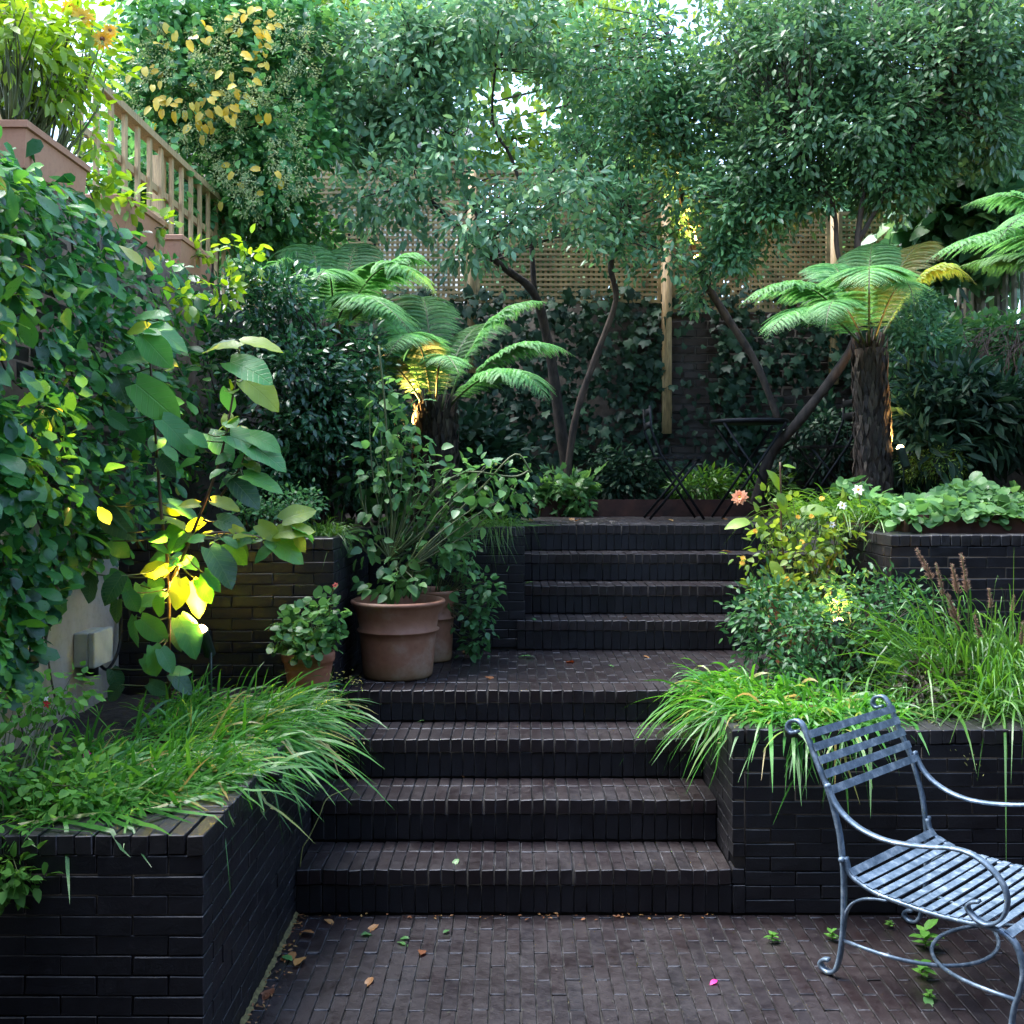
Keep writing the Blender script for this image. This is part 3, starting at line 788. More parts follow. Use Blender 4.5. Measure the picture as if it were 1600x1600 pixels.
# ------------------------------------------------------------------ fittings
ub = thing('junction_box', 'grey white electrical junction box on the cream wall', 'junction box', (BX+.06, 4.38, .88))
bx0 = BX+.014
V, Fc = chamfer_box(.062, .19, .145, .006, .0)
grey = solid('box_plastic', (.40, .42, .40), .5, 0, .1, 10)
fixn(mesh('x', V, Fc, grey, False))
o = obj('body', fixn(mesh('body', V, Fc, grey, False)), ub, (bx0+.031, 4.40, .93))
V, Fc = chamfer_box(.03, .196, .151, .006, .0)
o = obj('lid', fixn(mesh('lid', V, Fc, grey, False)), ub, (bx0+.077, 4.40, .93))
MB().tube([(bx0+.04, 4.40, .86), (bx0+.04, 4.40, .81)], .028, 10).build('gland', M['black'], ub)
MB().tube(spline([(bx0+.04, 4.45, .86), (bx0+.03, 4.6, .80), (bx0+.03, 4.74, .9), (bx0+.025, 4.76, 1.2)]), .007, 6).build('cable', M['black'], ub)
# spout of the hidden water pipe on the left planter
sp_ = at(400, 1216, 3.40)
spo = thing('water_spout', 'short black pipe end resting on the left planter coping', 'pipe', tuple(sp_))
MB().lathe([(.0, -.075), (.015, -.075), (.019, -.07), (.020, -.02), (.0205, .05), (.026, .055), (.026, .082), (.019, .085), (.016, .07), (0, .06)], 16).build('pipe', M['black'], spo, sp_)
spo.children[0].rotation_euler = (R(8), R(82), R(8))
MB().tube([at(366, 1228, 3.38), at(363, 1238, 3.36)], .014, 10).build('nozzle', M['black'], spo)

def lamp(label, base, head, aim, power, spread=70, blend=.6, tube=True, name='garden_spotlight', colr=(1, .55, .16)):
    base, head, aim = Vector(base), Vector(head), Vector(aim)
    t = thing(name, label, 'spotlight', tuple(base), 'garden spotlights')
    dr = (aim-head).normalized()
    MB().tube([base, Vector((base.x, base.y, head.z-.04)), head-dr*.04], .006, 8).build('spike', M['fixture'], t)
    q = dr.to_track_quat('Z', 'Y')
    b = MB().lathe([(0, -.062), (.02, -.062), (.025, -.058), (.026, .05), (.028, .052), (.028, .066), (.024, .066), (.022, .045), (0, .042)], 20)
    o = b.build('lamp_head', M['fixture'], t, head); o.rotation_mode = 'QUATERNION'; o.rotation_quaternion = q
    lens = MB().lathe([(.024, .060), (.022, .074), (.014, .085), (0, .09)], 20).build('lens', LENS, t, head); lens.rotation_mode = 'QUATERNION'; lens.rotation_quaternion = q
    ld = bpy.data.lights.new('spot', 'SPOT'); ld.energy = power; ld.color = colr; ld.spot_size = R(spread); ld.spot_blend = blend; ld.shadow_soft_size = .02
    lo = bpy.data.objects.new('spot', ld); link(lo, t, head+dr*.10)
    lo.rotation_euler = (-dr).to_track_quat('Z', 'Y').to_euler()
    return t
m_, N_, L2, B_ = nt('lamp_lens'); B_.inputs['Emission Color'].default_value = (1, .6, .22, 1); B_.inputs['Emission Strength'].default_value = 12
LENS = m_
# ------------------------------------------------------------------ lamps the photograph shows lit
h1 = at(322, 1005, 4.30)
lamp('spike spotlight lighting the large leaved plant in the left planter', (h1.x+.02, h1.y, .65), h1, at(282, 890, 4.14), 75, 60)
h2 = at(610, 700, 6.28)
lamp('spotlight glowing under the crown of the left tree fern', (h2.x, h2.y, 1.34), h2, at(672, 590, 6.25), 40, 65)
h3 = at(1412, 716, 6.42)
lamp('bright spotlight beside the trunk of the right tree fern', (h3.x, h3.y, 1.43), h3, (2.38, 6.50, 2.05), 10, 100)
h4 = at(1312, 992, 4.80)
lamp('spotlight shining through the small leaved shrub on the right', (h4.x, h4.y, .65), h4, at(1306, 930, 4.92), 9, 100)
h5 = at(1092, 415, 8.16)
lamp('small uplight strapped to the leaning stem in the middle', at(1110, 445, 8.2), h5, at(1064, 300, 8.17), 40, 50)
# ------------------------------------------------------------------ foliage builders
def blob_leaves(blobs, smin, smax, up=.7, droop=.25, shell=.55):
    P, D, Nn, S, CC = [], [], [], [], []
    for (px, py, d, rx, ry, rd, nc, nl, cr) in blobs:
        C = np.array(at(px, py, d)); rad = np.array([rx*d/F, rd, ry*d/F])
        u = rdir(nc)*(rs.uniform(shell, 1, (nc, 1))); cc = C+u*rad; CC.append(cc)
        out = unit(u*np.array([1, 1, 1]))
        g = rs.normal(size=(nc, nl, 3))*cr*rs.uniform(.7, 1.3, (nc, 1, 1))
        p = cc[:, None, :]+g
        dd = unit(unit(g)*.9+out[:, None, :]*.6+rs.normal(size=g.shape)*.4+np.array([0, 0, -droop]))
        nn = unit(out[:, None, :]*.4+np.array([0, 0, up])+rs.normal(size=g.shape)*.45)
        P.append(p.reshape(-1, 3)); D.append(dd.reshape(-1, 3)); Nn.append(nn.reshape(-1, 3))
        S.append(rs.uniform(smin, smax, nc*nl))
    return np.concatenate(P), np.concatenate(D), np.concatenate(Nn), np.concatenate(S), np.concatenate(CC)
def twigs(mb, CC, anchors, r0=.006, frac=.5, sag=.0):
    A = [Vector(a) for a in anchors]
    for c in CC[rs.rand(len(CC)) < frac]:
        c = Vector(c); a = min(A, key=lambda q: (q-c).length)
        m = (a+c)/2+Vector(rs.uniform(-.06, .06, 3)); m.z -= sag
        mb.tube(spline([a, m, c], 3), [r0*1.3, r0*1.2, r0*1.1, r0, r0*.8, r0*.6, r0*.35], 5, False)
def leaf_parts(par, name, P, D, Nn, S, meshes):
    D = unit(np.asarray(D, float)); X = unit(np.cross(D, np.asarray(Nn, float))); Z = np.cross(X, D)
    for i in range(len(P)):
        o = obj(name, meshes[rs.randint(len(meshes))], par, P[i])
        o.rotation_mode = 'QUATERNION'
        o.rotation_quaternion = Matrix(((X[i][0], D[i][0], Z[i][0]), (X[i][1], D[i][1], Z[i][1]), (X[i][2], D[i][2], Z[i][2]))).to_quaternion()
        o.scale = (S[i],)*3
def leaf_mesh(name, prof, mat, n=8, fold=.1, curl=.2, wave=.02, ph=0):
    """wavy leaf, y 0..1; prof(t)->half width"""
    V = []; Fc = []
    for i in range(n+1):
        t = i/n; h = max(prof(t), .004); z0 = -curl*t*t+.05*math.sin(t*3+ph)
        for k in range(-2, 3):
            x = h*k/2; V.append((x, t-(.05*abs(k)*(1-t) if t < .2 else 0), z0+fold*abs(x)*1.6+(wave*math.sin(t*17+ph+k) if abs(k) == 2 else 0)))
    for i in range(n):
        for k in range(4): a = i*5+k; Fc.append((a, a+1, a+6, a+5))
    return mesh(name, V, Fc, mat)
def leaf3(mat, prof, **k): return [leaf_mesh('leaf', prof, M[mat], ph=p, curl=c, **k) for p, c in ((0, .1), (1.3, .22), (2.6, .34))]
p_ov = lambda t: .30*math.sin(math.pi*min(1, t**.85))**.75*(1 if t < .6 else 1-.25*(t-.6))
p_heart = lambda t: .35*(math.sin(math.pi*(t*.86+.14)))**.8 if t < 1 else 0
p_obov = lambda t: .27*math.sin(math.pi*t**1.4)**.7
p_tooth = lambda t: .29*math.sin(math.pi*min(1, t**.8))**.8*(1+.22*((t*6) % 1-.5))
p_round = lambda t: .48*math.sqrt(max(0, 1-(2*(t*.97+.03)-1)**2))

SEG = 6
def blades_mesh(name, P0, D0, L, W, droop, mat, zmin=None, curlp=2.0, prof=(.55, .9, 1, .95, .78, .45, .04)):
    P0 = np.asarray(P0, float); n = len(P0); D0 = unit(np.asarray(D0, float)); L = np.asarray(L).reshape(-1, 1); W = np.asarray(W).reshape(-1, 1)
    droop = np.asarray(droop).reshape(-1, 1) if hasattr(droop, '__len__') else droop
    side = unit(np.cross(D0, np.array([0, 0, 1.0]))+rs.normal(size=(n, 3))*.25)
    out = np.zeros((n, (SEG+1)*2, 3))
    for i in range(SEG+1):
        s = i/SEG; p = P0+D0*L*s; p[:, 2] -= (droop*L)[:, 0]*s**curlp if not np.isscalar(droop) else (droop*L)[:, 0]*s**curlp
        if zmin is not None: p[:, 2] = np.maximum(p[:, 2], zmin(p))
        w = W*prof[i]*.5
        out[:, 2*i] = p-side*w; out[:, 2*i+1] = p+side*w; out[:, 2*i, 2] += w[:, 0]*.5
    Fc = [(2*i, 2*i+1, 2*i+3, 2*i+2) for i in range(SEG)]
    return pack(name, out.reshape(-1, 3), Fc, n, (SEG+1)*2, mat)
def dirs(az, el, n, saz=25, sel=15):
    a = np.radians(az+rs.normal(size=n)*saz); e = np.radians(el+rs.normal(size=n)*sel)
    return np.stack([np.cos(e)*np.cos(a), np.cos(e)*np.sin(a), np.sin(e)], -1)
def flower(par, c, face, r, n, mat, cm='yellowp', name='flower', T=T_OVAL, layers=1):
    c = np.array(c); f = Vector(face).normalized(); x = f.orthogonal().normalized(); y = f.cross(x)
    P, D, Nn, S = [], [], [], []
    for l in range(layers):
        for k in range(n):
            a = 2*math.pi*(k+.5*l)/n+rs.uniform(-.1, .1)
            d = x*math.cos(a)+y*math.sin(a)+f*(.15+.45*l)
            P.append(c); D.append(d); Nn.append(f); S.append(r*(1-.22*l)*rs.uniform(.85, 1.1))
    o = obj(name, cloud_mesh(name, P, D, Nn, S, T, M[mat], np.full(len(P), 1.25)), par)
    MB().lathe([(0, -.02*r), (.25*r, 0), (.2*r, .14*r), (0, .2*r)], 8).build('flower_centre', M[cm], o, c)
    o.children[-1].rotation_mode = 'QUATERNION'; o.children[-1].rotation_quaternion = f.to_track_quat('Z', 'Y')
    return o

# ------------------------------------------------------------------ climbing plant on the left wall
cl = thing('climbing_plant', 'dense dark green climber with oval leaves covering the left wall', 'climber', (BX+.1, 4.2, .6))
def climber_pts(n, omin, omax, x1=335):
    P = []
    tx = [-60, 0, 60, 120, 200, 260, 330]; ty = [200, 222, 268, 302, 352, 398, 425]
    bx = [-60, 0, 40, 75, 105, 150, 200, 250, 330]; by = [1120, 1085, 1060, 960, 905, 875, 850, 790, 700]
    while len(P) < n:
        px = rs.uniform(-60, x1); py = rs.uniform(200, 1110)
        if py < np.interp(px, tx, ty)+rs.uniform(-12, 14) or py > np.interp(px, bx, by)+rs.uniform(-25, 25): continue
        if (px-22)**2/30**2+(py-560)**2/70**2 < 1 and rs.rand() < .85: continue
        if (px-65)**2/30**2+(py-475)**2/40**2 < 1 and rs.rand() < .7: continue
        o = rs.uniform(omin, omax)*(1-.35*(py > 800)); X = BX+o
        d = X*F/(px-VX); P.append((X, d, CAMZ-(py-VY)/F*d))
    return np.array(P)
n = 4200; P = climber_pts(n, .01, .24)
D = unit(np.array([.6, -.4, -.45])+rs.normal(size=(n, 3))*.5); Nn = unit(np.array([.45, -.15, .8])+rs.normal(size=(n, 3))*.35)
obj('foliage', cloud_mesh('foliage', P, D, Nn, np.clip(rs.normal(.064, .02, n), .025, .11), T_OBOV, M['lf_climber'], rs.uniform(.8, 1.25, n)), cl, kind='stuff')
n = 300; P = climber_pts(n, .12, .30)
D = unit(np.array([.65, -.45, -.3])+rs.normal(size=(n, 3))*.5); Nn = unit(np.array([.3, -.3, .9])+rs.normal(size=(n, 3))*.3)
leaf_parts(cl, 'leaf', P, D, Nn, rs.uniform(.075, .12, n), leaf3('lf_climber', p_obov, n=6, wave=.01))
tw = MB()
for _ in range(60):
    p = Vector(climber_pts(1, .03, .08)[0]); q = p+Vector((rs.uniform(.02, .1), rs.uniform(-.35, .2), -rs.uniform(.1, .4))); tw.tube(spline([p, (p+q)/2+Vector((0, 0, -.05)), q], 3), .004, 5, False)
tw.build('stems', M['twig'], cl, kind='stuff')

# ------------------------------------------------------------------ camellia bush in the tall planter
cm = thing('camellia_bush', 'dark glossy camellia bush behind the large leaved plant', 'shrub', (-1.15, 5.6, 1.34))
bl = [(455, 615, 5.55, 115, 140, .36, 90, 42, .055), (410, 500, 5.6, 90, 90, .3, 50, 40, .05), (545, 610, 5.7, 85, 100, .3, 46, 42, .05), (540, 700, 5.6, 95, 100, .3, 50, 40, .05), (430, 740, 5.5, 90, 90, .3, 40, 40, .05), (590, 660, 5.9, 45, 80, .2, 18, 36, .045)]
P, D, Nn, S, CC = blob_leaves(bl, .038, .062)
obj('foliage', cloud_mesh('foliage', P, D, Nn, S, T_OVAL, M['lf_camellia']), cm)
mb = MB(); A = spline([(-1.2, 5.6, 1.33), (-1.15, 5.6, 1.8), (-1.1, 5.6, 2.3)], 8); mb.tube(A, .02, 6); twigs(mb, CC, A, .006, .6); mb.build('trunk', M['bark'], cm)
yg = [(388, 400, 5.45, 26, 26, .1, 5, 8, .035), (340, 455, 5.2, 30, 14, .08, 4, 7, .035), (300, 468, 5.0, 30, 14, .08, 3, 7, .035)]
P, D, Nn, S, CC = blob_leaves(yg, .05, .075); leaf_parts(cm, 'young_leaf', P, D, Nn, S, leaf3('lf_lime', p_ov, n=6))

# ------------------------------------------------------------------ large leaved plant lit from below
def vein(m):
    N, L = m.node_tree.nodes, m.node_tree.links
    tc = N.new('ShaderNodeTexCoord'); s = N.new('ShaderNodeSeparateXYZ'); L.new(tc.outputs['Object'], s.inputs[0])
    ab = N.new('ShaderNodeMath'); ab.operation = 'ABSOLUTE'; L.new(s.outputs[0], ab.inputs[0])
    ma = N.new('ShaderNodeMath'); ma.operation = 'MULTIPLY_ADD'; L.new(ab.outputs[0], ma.inputs[0]); ma.inputs[1].default_value = -.7; L.new(s.outputs[1], ma.inputs[2])
    mu = N.new('ShaderNodeMath'); mu.operation = 'MULTIPLY'; L.new(ma.outputs[0], mu.inputs[0]); mu.inputs[1].default_value = 50
    sn = N.new('ShaderNodeMath'); sn.operation = 'SINE'; L.new(mu.outputs[0], sn.inputs[0])
    v1 = mapr(N, L, sn.outputs[0], .86, 1, 0, 1); v2 = mapr(N, L, ab.outputs[0], .004, .018, 1, 0)
    mx = N.new('ShaderNodeMath'); mx.operation = 'MAXIMUM'; L.new(v1, mx.inputs[0]); L.new(v2, mx.inputs[1])
    B = N['Principled BSDF']; src = B.inputs['Base Color'].links[0].from_socket
    sc_ = N.new('ShaderNodeMath'); sc_.operation = 'MULTIPLY'; L.new(mx.outputs[0], sc_.inputs[0]); sc_.inputs[1].default_value = .3
    L.new(mixc(N, L, sc_.outputs[0], src, (.22, .32, .10)), B.inputs['Base Color'])
    b = N.new('ShaderNodeBump'); b.inputs['Strength'].default_value = .25; b.inputs['Distance'].default_value = .05; b.invert = True
    L.new(mx.outputs[0], b.inputs['Height']); L.new(b.outputs[0], B.inputs['Normal'])
for k in ('lf_big', 'lf_biglit', 'lf_bigdark'): vein(M[k])
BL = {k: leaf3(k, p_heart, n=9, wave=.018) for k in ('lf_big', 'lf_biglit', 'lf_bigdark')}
bp = thing('large_leaved_plant', 'tall plant with big heart shaped leaves glowing above the left spotlight', 'plant', tuple(at(268, 1085, 4.22)))
c5 = lambda x, y: (.3125*x, 400+.3125*y)
c1 = lambda x, y: (.25*x, 750+.25*y)
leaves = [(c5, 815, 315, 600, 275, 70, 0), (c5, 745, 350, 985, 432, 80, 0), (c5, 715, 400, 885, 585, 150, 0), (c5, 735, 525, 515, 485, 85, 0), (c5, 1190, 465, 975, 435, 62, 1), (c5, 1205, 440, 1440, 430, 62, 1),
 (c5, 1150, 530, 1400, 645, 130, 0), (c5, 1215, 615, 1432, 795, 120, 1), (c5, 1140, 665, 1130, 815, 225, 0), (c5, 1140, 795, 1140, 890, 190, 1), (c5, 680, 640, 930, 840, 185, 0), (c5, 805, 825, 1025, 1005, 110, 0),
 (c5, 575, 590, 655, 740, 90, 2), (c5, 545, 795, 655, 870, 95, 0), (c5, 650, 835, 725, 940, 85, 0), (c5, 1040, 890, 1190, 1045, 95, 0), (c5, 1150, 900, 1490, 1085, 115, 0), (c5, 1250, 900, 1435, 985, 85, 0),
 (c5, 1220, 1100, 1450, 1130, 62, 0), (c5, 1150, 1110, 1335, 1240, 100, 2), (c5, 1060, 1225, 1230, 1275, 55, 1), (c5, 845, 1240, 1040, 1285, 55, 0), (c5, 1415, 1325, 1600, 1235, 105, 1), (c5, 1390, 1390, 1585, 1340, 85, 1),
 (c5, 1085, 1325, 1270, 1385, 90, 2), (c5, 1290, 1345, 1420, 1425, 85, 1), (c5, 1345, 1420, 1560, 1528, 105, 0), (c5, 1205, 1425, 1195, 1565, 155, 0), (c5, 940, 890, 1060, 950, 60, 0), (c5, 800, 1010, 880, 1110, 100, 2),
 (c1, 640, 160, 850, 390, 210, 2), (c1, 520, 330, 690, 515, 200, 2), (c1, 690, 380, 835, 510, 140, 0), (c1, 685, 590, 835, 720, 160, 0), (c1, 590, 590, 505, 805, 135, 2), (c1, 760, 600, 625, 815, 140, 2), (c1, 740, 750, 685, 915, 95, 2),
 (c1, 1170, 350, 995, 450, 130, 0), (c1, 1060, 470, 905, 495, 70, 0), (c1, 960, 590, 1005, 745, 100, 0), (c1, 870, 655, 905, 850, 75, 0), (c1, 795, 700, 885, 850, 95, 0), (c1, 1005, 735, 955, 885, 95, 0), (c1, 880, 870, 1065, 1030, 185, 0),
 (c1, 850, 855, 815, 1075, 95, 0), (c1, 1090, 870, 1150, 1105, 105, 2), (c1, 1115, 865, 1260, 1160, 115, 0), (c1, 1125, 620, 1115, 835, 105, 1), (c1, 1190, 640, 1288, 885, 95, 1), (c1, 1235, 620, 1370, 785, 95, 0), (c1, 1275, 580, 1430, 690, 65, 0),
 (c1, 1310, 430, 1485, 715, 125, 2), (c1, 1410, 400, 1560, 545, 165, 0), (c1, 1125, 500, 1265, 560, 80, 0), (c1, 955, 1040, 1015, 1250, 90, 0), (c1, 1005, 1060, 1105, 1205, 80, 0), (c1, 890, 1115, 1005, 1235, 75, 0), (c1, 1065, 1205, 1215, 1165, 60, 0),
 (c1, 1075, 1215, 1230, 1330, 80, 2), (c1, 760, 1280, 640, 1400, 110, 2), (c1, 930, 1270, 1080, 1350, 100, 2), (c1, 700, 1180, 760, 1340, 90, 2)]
keys = ['lf_big', 'lf_biglit', 'lf_bigdark']; tipsb = []
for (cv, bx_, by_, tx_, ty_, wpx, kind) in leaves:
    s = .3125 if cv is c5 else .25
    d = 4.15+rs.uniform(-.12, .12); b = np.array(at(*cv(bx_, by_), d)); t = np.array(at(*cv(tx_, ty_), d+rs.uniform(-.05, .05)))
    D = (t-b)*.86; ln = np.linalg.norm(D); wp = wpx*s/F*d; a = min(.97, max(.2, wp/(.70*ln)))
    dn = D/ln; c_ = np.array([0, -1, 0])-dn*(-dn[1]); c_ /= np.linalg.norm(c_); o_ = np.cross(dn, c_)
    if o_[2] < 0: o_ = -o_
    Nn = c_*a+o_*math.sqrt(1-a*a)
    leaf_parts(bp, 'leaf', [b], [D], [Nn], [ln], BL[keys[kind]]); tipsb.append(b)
A1 = spline([at(264, 1090, 4.22), at(263, 900, 4.2), at(252, 800, 4.18), at(241, 650, 4.15), at(233, 540, 4.15), at(228, 498, 4.15)], 8)
A2 = spline([at(268, 910, 4.2), at(296, 845, 4.18), at(340, 730, 4.15), at(362, 630, 4.15), at(376, 535, 4.15)], 8)
A3 = spline([at(290, 850, 4.18), at(340, 832, 4.15), at(420, 840, 4.1), at(470, 830, 4.1)], 6)
A4 = spline([at(345, 775, 4.16), at(375, 730, 4.15), at(388, 690, 4.15)], 5)
for _ in range(62):                                                 # smaller leaves up the stems
    A = (A1, A1, A2, A2, A3, A4)[rs.randint(6)]; b = np.array(A[rs.randint(4, len(A))])+rs.normal(size=3)*np.array([.03, .05, .02])
    az_ = rs.uniform(0, 6.28); D = np.array([math.cos(az_), .7*math.sin(az_)-.3, rs.uniform(-.6, .15)])
    leaf_parts(bp, 'leaf', [b], [D], [np.array([.1, -.45, .85])+rs.normal(size=3)*.25], [rs.uniform(.065, .115)], BL[keys[rs.choice([0, 0, 0, 1, 1, 2])]]); tipsb.append(b)
for A, r in ((A1, .0085), (A2, .0075), (A3, .006), (A4, .005)):
    MB().tube(A, [r*(1-.55*i/len(A)) for i in range(len(A))], 8).build('stem', M['redstem'], bp)
AA = [p for A in (A1, A2, A3, A4) for p in A]
for b in tipsb:
    b = Vector(b); a = min(AA, key=lambda q: (q-b).length)
    if (a-b).length > .006: MB().tube(spline([a, (a+b)/2+Vector((0, 0, -.01)), b], 3), .0028, 5, False).build('leaf_stalk', M['stem'], bp)

# ------------------------------------------------------------------ tree ferns
def frond(par, base, mid, tip, Lmax, mat, name='frond', upv=(0, 0, 1), droop=.45, stalk=.12, npin=27):
    b, m, t = np.array(base), np.array(mid), np.array(tip); c = 2*m-(b+t)/2
    T = np.linspace(0, 1, 40); cur = ((1-T)**2)[:, None]*b+(2*T*(1-T))[:, None]*c+(T**2)[:, None]*t
    P, D, Nn, S, W = [], [], [], [], []
    upv = np.array(upv, float)
    for i in range(npin):
        q = stalk+(1-stalk)*i/(npin-.3); x = q*39; k = min(int(x), 38); p = cur[k]+(cur[k+1]-cur[k])*(x-k)
        tg = unit((cur[k+1]-cur[k])[None])[0]; up = unit((upv-tg*upv.dot(tg))[None])[0]; side = np.cross(tg, up)
        qq = (q-stalk)/(1-stalk)
        L = Lmax*min(1, .45+qq*1.9)*min(1, (1-qq)*2.1+.03)*rs.uniform(.93, 1.05)
        nj = max(4, int(L/.0088))
        for sgn in (-1, 1):
            d0 = unit((side*sgn*.86+tg*.42+up*.12+rs.normal(size=3)*.05)[None])[0]
            s = (np.arange(nj)+.6)/nj
            pp = p+L*(d0*s[:, None])+np.array([0, 0, -1])*(L*droop*s**2)[:, None]
            pd = unit(d0+np.array([0, 0, -1])*(2*droop*s)[:, None])
            pu_ = unit(up-pd*(pd@up)[:, None]); ps = np.cross(pd, pu_)
            ll = L*.20*np.minimum(1, (1-s)*1.5+.12)+.004
            for s2 in (-1, 1):
                dd = unit(ps*s2*.8+pd*.62); P.append(pp); D.append(dd); Nn.append(pu_+ps*s2*.12+rs.normal(size=pp.shape)*.08); S.append(ll); W.append(np.full(nj, .55*L*.2/max(.012, L*.2)*1.15))
    P, D, Nn, S, W = (np.concatenate(a) for a in (P, D, Nn, S, W))
    fo = obj(name, cloud_mesh(name, P, D, Nn, S, T_DIA, M[mat], W*1.15), par)
    MB().tube([Vector(x) for x in cur[::3]]+[Vector(cur[-1])], list(np.linspace(.0085, .0012, len(cur[::3])+1)), 6).build('stalk', M['stem'], fo)
    return fo
def fern_trunk(par, base, top, r0, r1):
    b, t = Vector(base), Vector(top); n = 18; V = []; Fc = []; k = 26
    mb = MB(); pts = [b.lerp(t, i/n) for i in range(n+1)]
    mb.tube(pts, [lerp(r0, r1, i/n)*(1+.05*math.sin(i*2.1)) for i in range(n+1)], k)
    mb.v = [tuple(np.array(v)+np.append(rs.normal(size=2)*.008, 0)) for v in mb.v]
    tr = mb.build('trunk', M['fibre'], par)
    m = 900; h = rs.rand(m); a = rs.rand(m)*2*math.pi; rad = lerp(r0, r1, h)
    P = np.array([tuple(b.lerp(t, x)) for x in h])+np.stack([np.cos(a)*rad*.95, np.sin(a)*rad*.95, 0*a], -1)
    D = np.stack([np.cos(a)*.5, np.sin(a)*.5, rs.choice([-1, 1], m, p=[.25, .75])*1.0], -1); Nn = np.stack([np.cos(a), np.sin(a), 0*a], -1)
    fs = obj('old_frond_bases', cloud_mesh('old_frond_bases', P, D, Nn, rs.uniform(.05, .12, m), T_SLIM, M['stub']), tr, kind='stuff')
    return tr
M['stub'] = leafmat('frond_stub', [(0, (.012, .008, .006)), (.6, (.030, .020, .013)), (1, (.085, .062, .042))], .8, .05)
FZ = .04
def fern(label, trunk_base, trunk_top, r0, r1, fr, Lm, crown=None):
    f = thing('tree_fern', label, 'tree fern', tuple(trunk_base)); fern_trunk(f, trunk_base, trunk_top, r0, r1)
    for (mx, my, md, tx, ty, td, sc_, mat) in fr:
        mid, tip = at(mx, my, md), at(tx, ty, td)
        c = Vector(trunk_top); dr = (mid-c); dr.z = 0
        base = c+(dr.normalized()*r1*.55 if dr.length > 1e-4 else Vector())
        frond(f, base, mid, tip, Lm*sc_, mat)
    # unfurled stalks and fibre at the heart
    mb = MB()
    for k in range(16):
        a = k*2.4; c = Vector(trunk_top)+Vector((math.cos(a)*r1*.6, math.sin(a)*r1*.6, -.03)); mb.tube([c, c+Vector((math.cos(a)*.04, math.sin(a)*.04, rs.uniform(.08, .2)))], [.008, .004], 6)
    mb.build('old_stalks', M['fibre'], f)
    return f
tb_, tt_ = at(680, 800, 6.3), at(680, 645, 6.3); tb_.z = 1.33
fern('tree fern with a short thick trunk behind the terracotta pots', tb_, tt_, .135, .125, [
    (765, 505, 6.35, 862, 474, 6.4, 1.0, 'fern'), (800, 545, 6.2, 900, 558, 6.15, .95, 'fern'), (790, 578, 5.95, 858, 634, 5.8, 1.1, 'fern'),
    (650, 530, 5.9, 605, 560, 5.55, 1.0, 'fern'), (665, 480, 6.8, 650, 490, 7.2, 1.1, 'ferndark'), (610, 500, 6.4, 520, 470, 6.5, 1.1, 'fern'),
    (600, 560, 6.0, 560, 610, 5.8, .8, 'ferndark'), (735, 520, 6.7, 800, 520, 7.1, .9, 'ferndark'), (690, 560, 5.8, 720, 590, 5.4, .7, 'fern')], .25)
tb_, tt_ = at(505, 800, 6.5), at(520, 530, 6.5); tb_.z = 1.33
fern('tree fern rising behind the camellia bush', tb_, tt_, .12, .11, [
    (600, 418, 6.2, 686, 470, 6.0, 1.1, 'fern'), (560, 462, 5.9, 645, 520, 5.6, 1.05, 'fern'), (610, 412, 6.6, 680, 425, 6.7, 1.0, 'fern'), (455, 420, 6.3, 415, 440, 6.2, 1.0, 'fern'), (515, 430, 6.0, 490, 450, 5.6, 1.0, 'fern'),
    (490, 400, 6.9, 470, 395, 7.3, 1.05, 'ferndark'), (410, 420, 6.5, 340, 425, 6.5, .9, 'fern'), (550, 400, 7.0, 565, 390, 7.4, 1.0, 'ferndark'), (590, 480, 6.0, 650, 540, 5.8, .9, 'fern')], .25)
tb_, tt_ = at(1366, 800, 6.5), at(1358, 545, 6.5); tb_.z = 1.42
fern('tree fern with a tall dark trunk beside the bright spotlight', tb_, tt_, .108, .092, [
    (1255, 446, 6.35, 1150, 484, 6.2, 1.0, 'fern'), (1265, 482, 6.2, 1196, 532, 6.0, 1.0, 'fern'), (1450, 425, 6.4, 1527, 446, 6.3, .8, 'fernyel'), (1358, 425, 6.1, 1358, 460, 5.7, 1.2, 'fern'),
    (1310, 425, 6.9, 1290, 430, 7.3, 1.0, 'fern'), (1415, 405, 6.9, 1465, 385, 7.2, .9, 'fernbrown'), (1405, 445, 6.0, 1430, 485, 5.8, .65, 'fern'), (1310, 470, 6.0, 1290, 520, 5.75, .8, 'fern'), (1360, 400, 7.0, 1370, 395, 7.4, 1.0, 'ferndark')], .26)
tb_, tt_ = at(1720, 830, 5.9), at(1715, 420, 5.9); tb_.z = 1.42
fern('tree fern outside the picture whose fronds reach in on the right edge', tb_, tt_, .12, .11, [
    (1580, 362, 5.7, 1442, 412, 5.55, 1.15, 'fern'), (1600, 400, 6.1, 1490, 420, 6.3, 1.05, 'ferndark'), (1610, 315, 6.0, 1500, 325, 6.1, .9, 'fern'), (1640, 330, 5.5, 1560, 375, 5.2, 1.0, 'fern'),
    (1800, 330, 5.7, 1900, 390, 5.6, 1.0, 'fern'), (1760, 340, 5.3, 1790, 420, 4.9, 1.0, 'fern')], .24)
